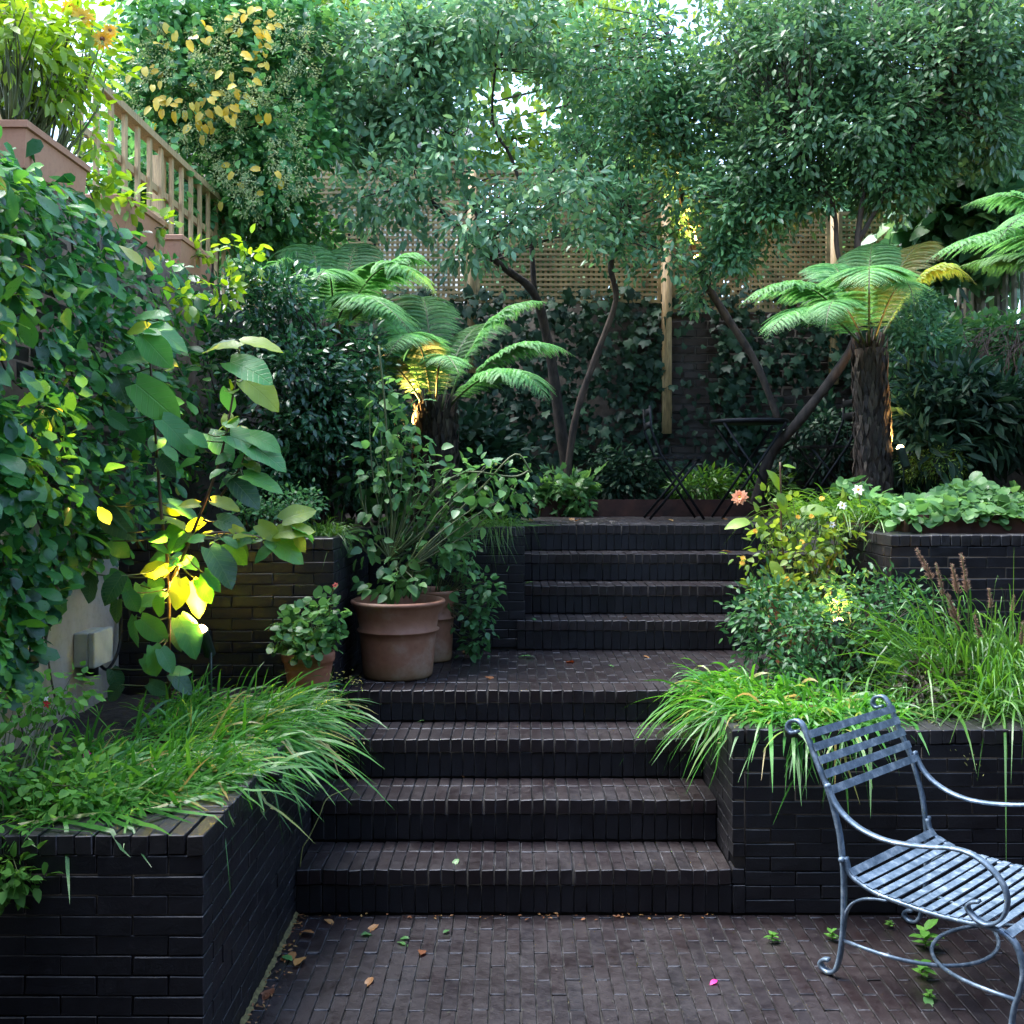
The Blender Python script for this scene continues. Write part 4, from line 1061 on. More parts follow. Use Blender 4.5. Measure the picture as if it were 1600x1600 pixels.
# ------------------------------------------------------------------ ivy on the back wall
iv = thing('ivy', 'dark ivy sheet covering the brick wall behind the terrace', 'ivy', (1, 9.15, 1.46))
def ivy_pts(n, o0, o1):
    P = []
    while len(P) < n:
        x, z = rs.uniform(-1.8, 3.85), rs.uniform(1.46, 3.36)
        px, py = VX+F*x/9.15, VY-F*(z-CAMZ)/9.15
        if 1042 < px < 1112 and 490 < py < 720 and rs.rand() < .8: continue
        if 1190 < px < 1340 and 600 < py < 760 and rs.rand() < .75: continue
        if py > 690 and rs.rand() < .4: continue
        P.append((x, 9.19-rs.uniform(o0, o1), z))
    return np.array(P)
n = 5200; P = ivy_pts(n, .01, .14)
D = unit(np.array([0, -.35, -.8])+rs.normal(size=(n, 3))*.4); Nn = unit(np.array([0, -.8, .55])+rs.normal(size=(n, 3))*.3)
obj('foliage', cloud_mesh('foliage', P, D, Nn, rs.uniform(.045, .10, n), T_IVY, M['lf_ivy']), iv, kind='stuff')
n = 280; P = ivy_pts(n, .10, .20)
V, Fc = T_IVY
ivm = [mesh('leaf', V+np.array([0, 0, 1])*(V[:, :1]**2*k), Fc, M['lf_ivy']) for k in (0, .25, -.3)]
D = unit(np.array([0, -.4, -.7])+rs.normal(size=(n, 3))*.4); Nn = unit(np.array([0, -.7, .7])+rs.normal(size=(n, 3))*.3)
leaf_parts(iv, 'leaf', P, D, Nn, rs.uniform(.09, .13, n), ivm)

# ------------------------------------------------------------------ trees
def tree(name, label, cat, trunks, blobs, T, mat, smin, smax, group=None, twr=.007, frac=.5, bark='bark', up=.7, droop=.25):
    base = trunks[0][0]
    t = thing(name, label, cat, tuple(at(*base[:3])), group)
    anchors = []; tb = None
    for tr in trunks:
        A = spline([at(p[0], p[1], p[2]) for p in tr], 6); rr = np.interp(np.linspace(0, 1, len(A)), np.linspace(0, 1, len(tr)), [p[3]*.56*p[2]/F for p in tr])
        rr = rr*(1+.08*np.sin(np.arange(len(rr))*1.7)); o = MB().tube(A, list(rr), 10).build('trunk' if tb is None else 'limb', M[bark], t if tb is None else tb)
        tb = tb or o; anchors += A[len(A)//3:]
    P, D, Nn, S, CC = blob_leaves(blobs, smin, smax, up, droop, .35)
    cr = obj('crown', cloud_mesh('crown', P, D, Nn, S, T, M[mat]), t)
    mb = MB(); twigs(mb, CC, anchors, twr, frac); mb.build('branches', M['twig'], t, kind='stuff')
    return t
# flowering ivy over the left fence
fi = tree('ivy_mass', 'flowering ivy with yellow leaves and pale flower heads tumbling over the left fence', 'ivy',
     [[(330, 500, 7.6, 14), (340, 300, 7.5, 12), (330, 150, 7.4, 8), (320, 20, 7.3, 4)]],
     [(290, 130, 7.2, 120, 130, .5, 85, 36, .075), (420, 210, 7.3, 105, 140, .5, 90, 36, .075), (270, 20, 7.0, 80, 60, .4, 30, 34, .075), (430, 60, 7.4, 120, 90, .5, 70, 36, .075), (390, 320, 7.5, 95, 70, .35, 45, 36, .07), (465, 370, 7.7, 70, 55, .3, 26, 36, .07), (215, 190, 7.3, 50, 60, .3, 20, 34, .07), (215, 285, 6.6, 60, 60, .12, 30, 34, .08), (300, 330, 7.2, 60, 60, .12, 30, 34, .08), (370, 395, 7.9, 50, 50, .12, 20, 34, .08)],
     T_BROAD, 'lf_ivyf', .05, .085, None, .005, .4)
ybl = [(300, 130, 6.75, 110, 90, .25, 30, 2, .06), (400, 50, 6.85, 30, 45, .15, 14, 2, .05), (330, 170, 6.75, 70, 40, .2, 16, 2, .05), (400, 270, 6.85, 70, 40, .2, 8, 1, .05)]
P, D, Nn, S, CC = blob_leaves(ybl, .055, .085); leaf_parts(fi, 'yellow_leaf', P, D*np.array([1, .3, 1])+np.array([0, 0, -.3]), Nn*.4+np.array([0, -1.0, 0]), S*.85, leaf3('lf_yellow', p_heart, n=6))
ub_ = [(280, 150, 6.8, 115, 110, .25, 80, 34, .024), (400, 230, 6.85, 95, 120, .25, 90, 34, .024), (420, 80, 6.9, 100, 70, .25, 36, 34, .024)]
P, D, Nn, S, CC = blob_leaves(ub_, .016, .026); obj('flower_heads', cloud_mesh('flower_heads', P, D, Nn, S, T_DIA, M['umbel']), fi, kind='stuff')

tree('bay_tree', 'tree with long grey green leaves arching over the left tree fern', 'tree',
     [[(893, 790, 8.75, 17), (872, 640, 8.7, 16), (858, 545, 8.6, 14), (835, 460, 8.4, 12), (790, 420, 8.2, 10), (735, 375, 8.0, 8), (660, 300, 7.9, 5)],
      [(790, 420, 8.2, 9), (730, 300, 8.1, 8), (700, 210, 8.0, 6), (660, 120, 7.9, 4)], [(835, 460, 8.4, 8), (826, 340, 8.3, 6), (800, 250, 8.2, 5), (770, 190, 8.1, 4), (775, 90, 8, 3)], [(826, 340, 8.3, 5), (870, 260, 8.2, 4), (930, 210, 8.1, 3)]],
     [(600, 90, 7.7, 150, 100, .5, 70, 40, .09), (760, 40, 7.8, 140, 60, .5, 46, 40, .09), (790, 200, 7.9, 60, 30, .4, 4, 16, .06), (725, 130, 7.8, 30, 60, .4, 9, 26, .07), (860, 100, 7.9, 35, 35, .4, 7, 24, .07), (560, 190, 7.9, 100, 70, .4, 45, 42, .08), (655, 190, 7.8, 75, 60, .35, 34, 40, .08), (640, 325, 7.6, 110, 40, .35, 10, 26, .075), (770, 295, 7.5, 110, 40, .35, 13, 28, .075), (850, 345, 7.4, 90, 35, .3, 9, 28, .065), (720, 395, 7.4, 60, 25, .25, 6, 26, .06), (560, 330, 7.8, 60, 50, .3, 7, 28, .07), (620, 300, 7.3, 130, 60, .3, 16, 24, .075), (780, 350, 7.2, 110, 45, .3, 14, 24, .075), (880, 300, 7.3, 90, 50, .3, 12, 24, .075), (700, 240, 7.4, 90, 40, .3, 10, 26, .08)],
     T_OVAL, 'lf_bay', .055, .10, None, .006, .5, droop=.35)
tree('dark_tree', 'dense dark tree over the middle of the lattice with a warm lit stem', 'tree',
     [[(882, 770, 8.6, 11), (900, 650, 8.5, 10), (930, 560, 8.4, 9), (962, 470, 8.3, 8), (955, 410, 8.2, 8), (985, 340, 8.1, 6)],
      [(1218, 660, 8.3, 9), (1180, 565, 8.3, 10), (1132, 490, 8.3, 11), (1098, 430, 8.3, 11), (1075, 350, 8.3, 10), (1060, 270, 8.2, 9), (1065, 150, 8.2, 7), (1040, 40, 8.2, 5)]],
     [(960, 110, 8.1, 140, 100, .6, 70, 42, .085), (1010, 220, 8.1, 130, 80, .55, 66, 42, .08), (900, 275, 8.0, 105, 50, .45, 20, 34, .075), (1080, 300, 7.9, 80, 80, .45, 34, 40, .07), (1150, 400, 7.8, 60, 40, .3, 16, 40, .06), (955, 370, 8.2, 60, 40, .3, 14, 38, .06), (1080, 170, 8.2, 100, 90, .5, 55, 44, .075), (905, 210, 8.3, 40, 50, .3, 9, 30, .07), (1095, 450, 8.2, 30, 40, .2, 8, 30, .05), (960, 340, 7.6, 70, 60, .3, 16, 30, .065), (1040, 400, 7.7, 60, 40, .3, 9, 28, .06), (1190, 330, 7.5, 70, 50, .3, 18, 32, .06), (1150, 360, 7.8, 70, 60, .3, 26, 42, .065)],
     T_OVAL, 'lf_canopy', .045, .08, None, .006, .45, 'barkwarm')
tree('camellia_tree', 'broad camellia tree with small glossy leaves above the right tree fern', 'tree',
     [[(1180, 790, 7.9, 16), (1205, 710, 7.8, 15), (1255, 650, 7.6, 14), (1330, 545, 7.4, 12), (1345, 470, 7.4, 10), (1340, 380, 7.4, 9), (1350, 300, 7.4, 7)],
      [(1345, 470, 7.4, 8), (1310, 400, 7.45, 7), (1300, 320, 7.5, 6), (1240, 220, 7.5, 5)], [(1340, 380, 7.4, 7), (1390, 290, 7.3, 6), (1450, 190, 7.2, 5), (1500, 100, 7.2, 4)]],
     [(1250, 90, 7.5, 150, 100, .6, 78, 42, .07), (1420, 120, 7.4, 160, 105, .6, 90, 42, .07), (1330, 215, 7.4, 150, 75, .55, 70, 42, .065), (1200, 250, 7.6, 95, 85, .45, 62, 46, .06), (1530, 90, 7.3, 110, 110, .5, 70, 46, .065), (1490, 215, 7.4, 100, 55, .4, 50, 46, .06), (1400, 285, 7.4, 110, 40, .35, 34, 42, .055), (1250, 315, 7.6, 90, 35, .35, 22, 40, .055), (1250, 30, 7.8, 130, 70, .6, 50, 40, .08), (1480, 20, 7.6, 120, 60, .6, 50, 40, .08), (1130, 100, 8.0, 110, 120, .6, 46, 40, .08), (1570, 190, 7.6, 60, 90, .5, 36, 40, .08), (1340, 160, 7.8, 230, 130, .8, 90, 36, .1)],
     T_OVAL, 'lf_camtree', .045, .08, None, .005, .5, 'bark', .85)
tree('large_leaved_tree', 'shady tree with broad dull leaves at the upper right edge', 'tree',
     [[(1560, 700, 8.6, 14), (1560, 450, 8.6, 12), (1550, 250, 8.5, 9), (1540, 120, 8.4, 6)]],
     [(1540, 250, 8.5, 110, 70, .4, 40, 22, .12), (1500, 330, 8.5, 90, 70, .4, 36, 22, .12), (1590, 350, 8.4, 80, 80, .4, 30, 22, .12), (1460, 400, 8.7, 50, 60, .3, 20, 20, .1)],
     T_HEART, 'lf_canopy', .10, .17, None, .006, .4)
def far_tree(label, trunk, blobs): return tree('far_tree', label, 'tree', [trunk], blobs, T_BROAD, 'lf_far', .10, .18, 'trees beyond the back wall', .015, .35)
far_tree('tall tree beyond the wall showing above the camellia tree at the top right', [(1380, 600, 11.8, 30), (1378, 300, 11.8, 28), (1374, 60, 11.8, 26), (1372, -200, 11.8, 24)],
         [(1250, -40, 13.6, 170, 90, 1.2, 70, 34, .2), (1480, -30, 13.6, 160, 100, 1.2, 70, 34, .2), (1580, 120, 13.4, 90, 120, 1, 40, 34, .2), (1180, 130, 13.8, 120, 110, 1, 50, 34, .2), (1400, 240, 14.3, 190, 90, .8, 60, 34, .2)])
far_tree('sunlit tree beyond the wall around the gap of white sky', [(930, 600, 13.4, 16), (925, 330, 13.4, 14), (900, 200, 13.2, 10), (870, 100, 13.2, 7)],
         [(930, 90, 13.2, 90, 80, 1, 45, 32, .2), (700, 60, 13.4, 110, 60, 1, 40, 32, .2), (820, 30, 13, 120, 55, 1, 45, 32, .2), (760, 245, 13, 80, 30, .6, 14, 30, .16), (860, 250, 13, 70, 45, .7, 18, 30, .18), (755, 175, 13, 25, 45, .6, 4, 18, .14), (1000, 230, 13.4, 110, 90, 1, 40, 32, .2)])
far_tree('loose tree beyond the wall behind the flowering ivy', [(420, 600, 13, 15), (430, 250, 13, 12), (440, 50, 13, 8)],
         [(440, 30, 13, 140, 80, 1.1, 55, 34, .2), (320, 140, 12.6, 110, 90, .9, 40, 34, .2), (560, 70, 13.2, 120, 90, 1, 50, 34, .2), (470, 200, 13, 110, 90, .9, 40, 32, .2)])

hd = tree('hedge_tree', 'dark evergreen growing just beyond the lattice of the back wall', 'tree', [[(1150, 760, 10.2, 16), (1150, 500, 10.2, 14), (1140, 350, 10.2, 10)]],
     [(860, 410, 10.2, 130, 60, .3, 60, 36, .09), (1040, 400, 10.2, 130, 70, .3, 70, 36, .09), (1230, 400, 10.2, 130, 70, .3, 70, 36, .09), (1400, 400, 10.2, 110, 80, .3, 60, 36, .09), (950, 330, 10.3, 110, 50, .3, 40, 36, .09), (1150, 330, 10.3, 110, 50, .3, 40, 36, .09), (1330, 330, 10.3, 110, 50, .3, 40, 36, .09), (1500, 420, 10.2, 90, 90, .3, 40, 36, .09)], T_BROAD, 'lf_canopy', .08, .13, None, .008, .3)
# ------------------------------------------------------------------ right side shrubs under the weathered fence
def shrub(name, label, base, blobs, T, mat, s0, s1, stem=True, **k):
    t = thing(name, label, 'shrub', tuple(base)); P, D, Nn, S, CC = blob_leaves(blobs, s0, s1, **k)
    obj('foliage', cloud_mesh('foliage', P, D, Nn, S, T, M[mat]), t)
    if stem:
        mb = MB(); b = Vector(base); A = [b+Vector((rs.uniform(-.05, .05), rs.uniform(-.05, .05), .02)) for _ in range(4)]; twigs(mb, CC, A, .005, .7); mb.build('stems', M['twig'], t)
    return t
shrub('evergreen_shrub', 'dark evergreen shrub against the ivy between the tree fern and the fence', at(1450, 760, 7.4), [(1440, 560, 7.5, 50, 60, .3, 34, 40, .055), (1420, 490, 7.6, 40, 60, .25, 24, 40, .05), (1480, 640, 7.3, 60, 80, .3, 40, 36, .055)], T_OVAL, 'lf_canopy', .04, .07)
shrub('bamboo_shrub', 'feathery bamboo like shrub with narrow leaves at the right', at(1500, 750, 6.9), [(1500, 640, 6.9, 80, 70, .3, 46, 26, .07), (1450, 690, 6.8, 55, 50, .25, 24, 24, .06), (1570, 670, 7.0, 60, 60, .3, 30, 26, .07)], T_SLIM, 'lf_ivy', .10, .17)
shrub('climbing_shrub', 'pale green climber spilling over the right wall below the fence', at(1540, 740, 7.6), [(1520, 550, 7.8, 90, 40, .3, 46, 34, .06), (1580, 540, 7.6, 60, 50, .25, 30, 34, .06), (1460, 530, 8.2, 60, 30, .2, 20, 34, .06), (1580, 620, 7.4, 50, 60, .25, 26, 30, .06)], T_BROAD, 'lf_mid', .045, .08)
shrub('evergreen_shrub', 'low shadowy shrub filling the back corner under the camellia tree', at(1300, 760, 8.6), [(1290, 690, 8.7, 80, 60, .25, 34, 34, .06), (1420, 620, 8.6, 60, 110, .25, 44, 34, .06)], T_OVAL, 'lf_ivy', .05, .09)
# dry hanging twigs at the right edge
dt = MB()
for _ in range(70):
    p = at(rs.uniform(1530, 1610), rs.uniform(505, 560), 7.2+rs.uniform(-.1, .1)); q = p+Vector((rs.uniform(-.25, .08), rs.uniform(-.1, .1), -rs.uniform(.15, .5)))
    dt.tube(spline([p, (p+q)/2+Vector((rs.uniform(-.1, .02), 0, .06)), q], 3), .0028, 4, False)
o = dt.build('dry_stems', M['dryt'] if 'dryt' in M else M['redstem']); tag(o, 'tangle of dry brown stems hanging at the right edge below the fence', 'dry stems')
shrub('golden_shrub', 'low rounded golden green shrub just right of the bright spotlight', at(1458, 750, 6.7), [(1458, 726, 6.7, 48, 24, .18, 40, 46, .03)], T_SLIM, 'lf_dahlia', .02, .035)

# ------------------------------------------------------------------ upper right bed: ground cover, grass, anemones
gc = thing('ground_cover', 'mat of round grey green leaves spilling over the rusty edging', 'ground cover', (2.5, 5.5, 1.45))
def cover_pts(n):
    P = []
    while len(P) < n:
        d = rs.uniform(5.25, 6.3); px = rs.uniform(1300, 1640); x = (px-VX)/F*d
        if x < 1.95: continue
        e = min(1, max(0, (d-5.25)/.35)); z = 1.475+.085*e+.05*math.sin(px*.03)*e+rs.uniform(-.03, .05)
        if d < 5.33: z += .01
        P.append((x, d, z))
    return np.array(P)
n = 300; P = cover_pts(n); D = unit(np.array([-.1, -.8, -.25])+rs.normal(size=(n, 3))*.5); Nn = unit(np.array([0, -.45, .9])+rs.normal(size=(n, 3))*.25)
leaf_parts(gc, 'leaf', P, D, Nn, rs.uniform(.05, .078, n), leaf3('lf_cover', p_round, n=6, wave=.015))
n = 900; P = cover_pts(n); P[:, 2] -= .035
D = unit(np.array([-.1, -.8, -.25])+rs.normal(size=(n, 3))*.5); Nn = unit(np.array([0, -.35, .9])+rs.normal(size=(n, 3))*.25)
obj('foliage', cloud_mesh('foliage', P, D, Nn, rs.uniform(.04, .065, n), T_ROUND, M['lf_cover']), gc, kind='stuff')
def tuft(name, label, base, n, spread, az, el, L, W, droop, mat, saz=30, sel=15, zmin=None, curlp=2.0, cat='grass'):
    t = thing(name, label, cat, tuple(base)); b = np.array(base)
    P0 = b+np.stack([rs.uniform(-spread[0], spread[0], n), rs.uniform(-spread[1], spread[1], n), np.zeros(n)], -1)
    obj('blades', blades_mesh('blades', P0, dirs(az, el, n, saz, sel), rs.uniform(L*.6, L*1.15, n), rs.uniform(W*.7, W*1.2, n), rs.uniform(droop*.6, droop*1.3, n), M[mat], zmin, curlp), t, kind='stuff')
    return t
b = at(1325, 800, 5.75); b.z = 1.42
tuft('grass_tuft', 'arching green grass tuft at the foot of the right tree fern', b, 420, (.22, .25), 195, 52, .50, .009, .85, 'bedgrass', 40, 14)
b = at(1530, 800, 6.3); b.z = 1.45
tuft('grass_tuft', 'upright light green leaves behind the round leaved ground cover', b, 200, (.35, .15), 200, 65, .32, .011, .6, 'fountain', 70, 14)
an = thing('white_anemone', 'white anemone flowers at the edge of the upper right bed', 'flower', tuple(at(1320, 830, 5.4)))
for (px, py, d, r) in ((1341, 765, 5.4, .035), (1316, 790, 5.35, .026), (1300, 820, 5.3, .022)):
    c = at(px, py, d); flower(an, c, (-.3, -.8, .5), r, 6, 'whitep')
    MB().tube(spline([c, c+Vector((.03, .03, -.12)), Vector((c.x+.08, c.y+.12, 1.40))], 4), .0022, 5).build('stem', M['stem'], an)

# ------------------------------------------------------------------ lower right bed
rim = lambda x0: (lambda p: np.where((p[:, 0] > x0) & (p[:, 1] > 3.90), PT+.006, -.5))
b = Vector((1.18, 4.45, .66))
hk = thing('hakone_grass', 'bright green hakone grass cascading over the right planter corner', 'grass', tuple(b))
P0, D0, L0 = [], [], []
for (x, y, n, az, saz, el, L) in ((1.02, 4.30, 420, 205, 30, 30, .42), (1.12, 4.12, 420, 225, 32, 30, .40), (1.30, 4.12, 380, 250, 30, 35, .40), (1.00, 4.55, 360, 185, 26, 30, .44), (1.45, 4.2, 260, 270, 35, 42, .38), (1.25, 4.5, 260, 215, 40, 55, .4), (1.55, 4.35, 160, 290, 40, 55, .36), (1.05, 4.80, 240, 180, 30, 38, .42)):
    n = int(n*.6); L *= .8; P0.append(np.stack([rs.normal(x, .08, n), rs.normal(y, .08, n), np.full(n, .66)], -1)); D0.append(dirs(az, el+4, n, saz*1.55, 20)); L0.append(rs.uniform(L*.5, L*1.2, n))
P0, D0, L0 = np.concatenate(P0), np.concatenate(D0), np.concatenate(L0)
obj('blades', blades_mesh('blades', P0, D0, L0, rs.uniform(.009, .017, len(P0)), rs.uniform(.45, .9, len(P0)), M['hakone'], rim(XR)), hk, kind='stuff')
def seedheads(par, spots, m=14, sz=.012):
    P, D, Nn, S = [], [], [], []
    for (x, y, z, dx, dy, dz, ln) in spots:
        a = np.array((x, y, z)); d = unit(np.array([[dx, dy, dz]], float))[0]
        for k in range(m):
            p = a+d*ln*k/m+np.array([0, 0, -.3])*(ln*(k/m)**2)
            for _ in range(3): P.append(p+rs.normal(size=3)*.014); D.append(d+rs.normal(size=3)*.6+np.array([0, 0, -.5])); Nn.append(rs.normal(size=3)); S.append(rs.uniform(.6, 1.3)*sz)
    obj('seed_heads', cloud_mesh('seed_heads', P, D, Nn, S, T_SLIM, M['seed']), par, kind='stuff')
seedheads(hk, [(.93, 4.0, .74, -.6, -.5, -.1, .2), (1.15, 3.95, .72, .1, -.5, -.6, .2), (.85, 4.35, .76, -.8, -.2, .05, .2), (1.62, 3.98, .70, .5, -.5, -.4, .22), (1.6, 4.0, .7, .7, -.45, -.3, .2)])
b = Vector((1.98, 4.42, .66))
fg = thing('fountain_grass', 'tall fountain grass with purple brown plumes at the right edge', 'grass', tuple(b))
P0, D0, L0 = [], [], []
for (x, y, n, az, saz, el, sel, L) in ((1.95, 4.45, 460, 180, 75, 68, 12, .68), (2.1, 4.4, 380, 270, 80, 66, 14, .62), (1.88, 4.5, 150, 175, 35, 62, 10, .95), (2.0, 4.2, 220, 255, 50, 48, 14, .62), (2.2, 4.5, 260, 90, 90, 74, 10, .8), (1.75, 4.35, 160, 200, 60, 40, 15, .42), (2.05, 4.5, 60, 170, 60, 78, 7, 1.05)):
    n = int(n*.55); P0.append(np.stack([rs.normal(x, .08, n), rs.normal(y, .08, n), np.full(n, .66)], -1)); D0.append(dirs(az, el, n, saz, sel)); L0.append(rs.uniform(L*.6, L*1.15, n))
P0, D0, L0 = np.concatenate(P0), np.concatenate(D0), np.concatenate(L0)
obj('blades', blades_mesh('blades', P0, D0, L0, rs.uniform(.007, .013, len(P0)), rs.uniform(.35, 1.0, len(P0)), M['fountain'], rim(XR), 2.6), fg, kind='stuff')
for k, (tx, ty, bx_, by_, s) in enumerate(((1432, 858, 1456, 905, 1), (1462, 880, 1474, 930, .8), (1487, 882, 1497, 928, 1), (1502, 866, 1512, 926, 1), (1480, 928, 1497, 975, 1), (1483, 950, 1500, 985, .8), (1545, 920, 1549, 950, .7), (1584, 930, 1582, 955, .6), (1523, 962, 1532, 1000, .8), (1598, 972, 1596, 1010, .9))):
    a, c = at(tx, ty, 4.45), at(bx_, by_, 4.45); ax = (a-c); m = 260; s_ = rs.rand(m)
    P = np.array([tuple(c+ax*x) for x in s_]); o_ = rs.normal(size=(m, 3)); D = unit(o_)*.9+np.array(ax.normalized())*.8
    pm = obj('plume', cloud_mesh('plume', P, D, o_+1e-3, np.full(m, .026*s)*(1-.5*s_), T_DIA, M['plume'], np.full(m, .12)), fg)
    MB().tube(spline([a, c, c+Vector((.02, .02, -.25)), Vector((c.x+.06, c.y, .68))], 4), .0022, 5).build('stalk', M['stem'], pm)
sh = shrub('box_shrub', 'small leaved dark evergreen shrub round the spotlight in the right planter', (1.5, 4.85, .66), [(1290, 1010, 4.9, 115, 70, .25, 60, 30, .055), (1215, 955, 5.0, 60, 40, .2, 20, 26, .05), (1375, 960, 4.9, 80, 55, .2, 30, 28, .055), (1300, 1080, 4.75, 110, 50, .2, 40, 28, .05), (1180, 965, 5.05, 35, 30, .12, 8, 22, .04), (1400, 1040, 4.8, 50, 50, .2, 16, 26, .05), (1330, 930, 4.95, 50, 40, .15, 10, 18, .05)], T_OVAL, 'lf_sarco', .03, .05, True, up=.6)
# ground litter plants between (reddish low foliage)
lo_ = shrub('low_perennial', 'low reddish brown perennial between the hakone and fountain grass', (1.68, 4.25, .66), [(1450, 1090, 4.35, 50, 35, .15, 34, 22, .035), (1470, 1060, 4.45, 40, 25, .12, 16, 20, .03)], T_SLIM, 'dusk', .03, .06)

# dahlia in the pot
da = thing('dahlia_plant', 'leafy dahlia with a peach flower and small yellow blooms in the right pot', 'plant', tuple(P4+Vector((0, 0, .3))))
bl = [(1235, 860, 5.4, 65, 85, .16, 24, 7, .05), (1275, 900, 5.3, 50, 60, .14, 20, 8, .045), (1215, 800, 5.45, 35, 45, .12, 7, 6, .05), (1190, 880, 5.35, 40, 60, .1, 9, 6, .04), (1240, 935, 5.3, 60, 30, .15, 14, 9, .04), (1300, 850, 5.4, 25, 60, .1, 14, 8, .04)]
P, D, Nn, S, CC = blob_leaves(bl, .03, .062, up=.8); obj('foliage', cloud_mesh('foliage', P, D, Nn, S, T_BROAD, M['lf_dahlia']), da)
mb = MB(); twigs(mb, CC, [P4+Vector((rs.uniform(-.08, .08), rs.uniform(-.08, .08), .32)) for _ in range(8)], .004, .8); mb.build('stems', M['stem'], da)
leaf_parts(da, 'leaf', [at(1218, 765, 5.4), at(1216, 772, 5.4), at(1225, 728, 5.4), at(1205, 880, 5.3), at(1250, 800, 5.35), at(1170, 815, 5.4)], [(-.5, -.2, .8), (.25, -.3, -.7), (.9, -.2, .1), (.4, -.4, -.7), (.9, -.3, .05), (-.9, -.3, .0)], [(.7, -.7, .3), (.2, -.9, .4), (0, -.5, .9), (.3, -.8, .3), (0, -.6, .8), (0, -.6, .8)], [.13, .11, .06, .13, .16, .13], leaf3('lf_lime', p_ov, n=6))
MB().tube(spline([at(1219, 722, 5.4), at(1220, 770, 5.4), at(1222, 850, 5.42), at(1235, 950, 5.45)], 5), .005, 6).build('stem', M['redstem'], da)
c = at(1156, 777, 5.38); flower(da, c, (-.4, -.8, .25), .046, 11, 'peach', 'yellowp', layers=3)
MB().tube(spline([c+Vector((.01, .02, 0)), at(1185, 795, 5.4), at(1215, 830, 5.42)], 4), .0025, 5).build('stem', M['stem'], da)
for (px, py) in ((1268, 807), (1284, 779), (1160, 880), (1161, 872), (1253, 847), (1236, 930), (1300, 958), (1247, 808), (1180, 830), (1230, 905)):
    c = at(px, py, 5.25); flower(da, c, (rs.uniform(-.4, .4), -.8, .5), .017, 9, 'yellowp', 'yellowp', layers=2)

# ------------------------------------------------------------------ left lower bed
rimL = lambda p: np.where((p[:, 0] < XL) & (p[:, 1] > 2.74) & (p[:, 1] < 4.8), PT+.006, -.5)
hl = thing('hakone_grass', 'bright green hakone grass spilling over the left planter corner', 'grass', (-1.2, 3.8, .66))
P0, D0, L0 = [], [], []
for (x, y, n, az, saz, el, L) in ((-1.12, 3.12, 300, 325, 45, 34, .36), (-1.28, 3.0, 300, 300, 45, 34, .36), (-1.0, 3.35, 260, 335, 35, 30, .38), (-1.30, 3.25, 420, 330, 35, 30, .40), (-1.15, 3.45, 420, 345, 25, 28, .44), (-1.10, 3.75, 420, 345, 22, 28, .46), (-1.05, 4.05, 480, 340, 22, 28, .46), (-1.00, 4.35, 420, 345, 22, 28, .44), (-1.30, 3.9, 320, 340, 35, 38, .42), (-1.45, 3.5, 300, 300, 45, 42, .40), (-1.50, 3.15, 320, 285, 35, 35, .38), (-1.38, 4.3, 220, 330, 40, 45, .4), (-1.0, 3.9, 300, 350, 20, 22, .48)):
    n = int(n*.62); L *= .74; P0.append(np.stack([rs.normal(x, .08, n), rs.normal(y, .09, n), np.full(n, .66)], -1)); D0.append(dirs(az, el+4, n, saz*1.55, 20)); L0.append(rs.uniform(L*.5, L*1.2, n))
P0, D0, L0 = np.concatenate(P0), np.concatenate(D0), np.concatenate(L0)
obj('blades', blades_mesh('blades', P0, D0, L0, rs.uniform(.008, .015, len(P0)), rs.uniform(.25, .6, len(P0)), M['hakone'], rimL), hl, kind='stuff')
seedheads(hl, [(-.80, 4.1, .72, .8, -.2, -.25, .22), (-.82, 4.3, .76, .8, -.2, -.1, .2), (-.82, 3.95, .70, .7, -.3, -.3, .22), (-1.05, 3.35, .74, .7, -.5, -.1, .24), (-.95, 3.55, .74, .8, -.3, -.1, .2), (-.80, 4.45, .8, .9, -.2, .0, .15), (-1.0, 3.3, .72, .8, -.2, -.1, .25)], 16, .013)
# long dry stalk hanging over the first step
o = MB().tube(spline([at(545, 1232, 4.15), at(512, 1247, 4.05), at(499, 1275, 4.0), at(482, 1310, 3.95), at(473, 1325, 3.93), at(469, 1355, 3.905)], 5), .0022, 5).build('grass_stalk', M['drystalk'] if 'drystalk' in M else M['seed']); tag(o, 'single dry grass stalk hanging over the left end of the steps', 'stalk')
# salvia / small leaved shrub at the left corner
sa = thing('salvia_bush', 'small leaved salvia hanging over the left planter with red and pink flowers', 'plant', (-1.45, 3.0, .66))
bl = [(30, 1200, 3.05, 70, 60, .18, 24, 9, .034), (55, 1320, 2.78, 55, 45, .1, 18, 9, .03), (20, 1370, 2.72, 35, 25, .06, 16, 14, .02), (40, 1110, 3.2, 55, 40, .15, 13, 9, .035), (110, 1240, 2.95, 50, 40, .1, 20, 14, .03), (95, 1080, 3.3, 50, 25, .1, 9, 10, .03), (-40, 1250, 2.9, 50, 80, .15, 18, 10, .03)]
P, D, Nn, S, CC = blob_leaves(bl, .022, .042, up=.9); obj('foliage', cloud_mesh('foliage', P, D, Nn, S, T_BROAD, M['lf_salvia']), sa)
mb = MB(); twigs(mb, CC, [Vector((-1.45+rs.uniform(-.1, .1), 3.0+rs.uniform(-.1, .1), .68)) for _ in range(6)], .0025, .8); mb.build('stems', M['stem'], sa)
for (px, py, d, m2, r) in ((73, 1100, 3.2, 'redp', .014), (138, 1178, 3.1, 'pinkp', .010), (133, 1180, 3.1, 'pinkp', .008)):
    flower(sa, at(px, py, d), (.1, -.9, .2), r, 5, m2, m2)
flower(sa, at(72, 1092, 3.2), (.1, -.8, .4), .010, 4, 'whitep', 'whitep')
for (px, py) in ((30, 1180),): pass
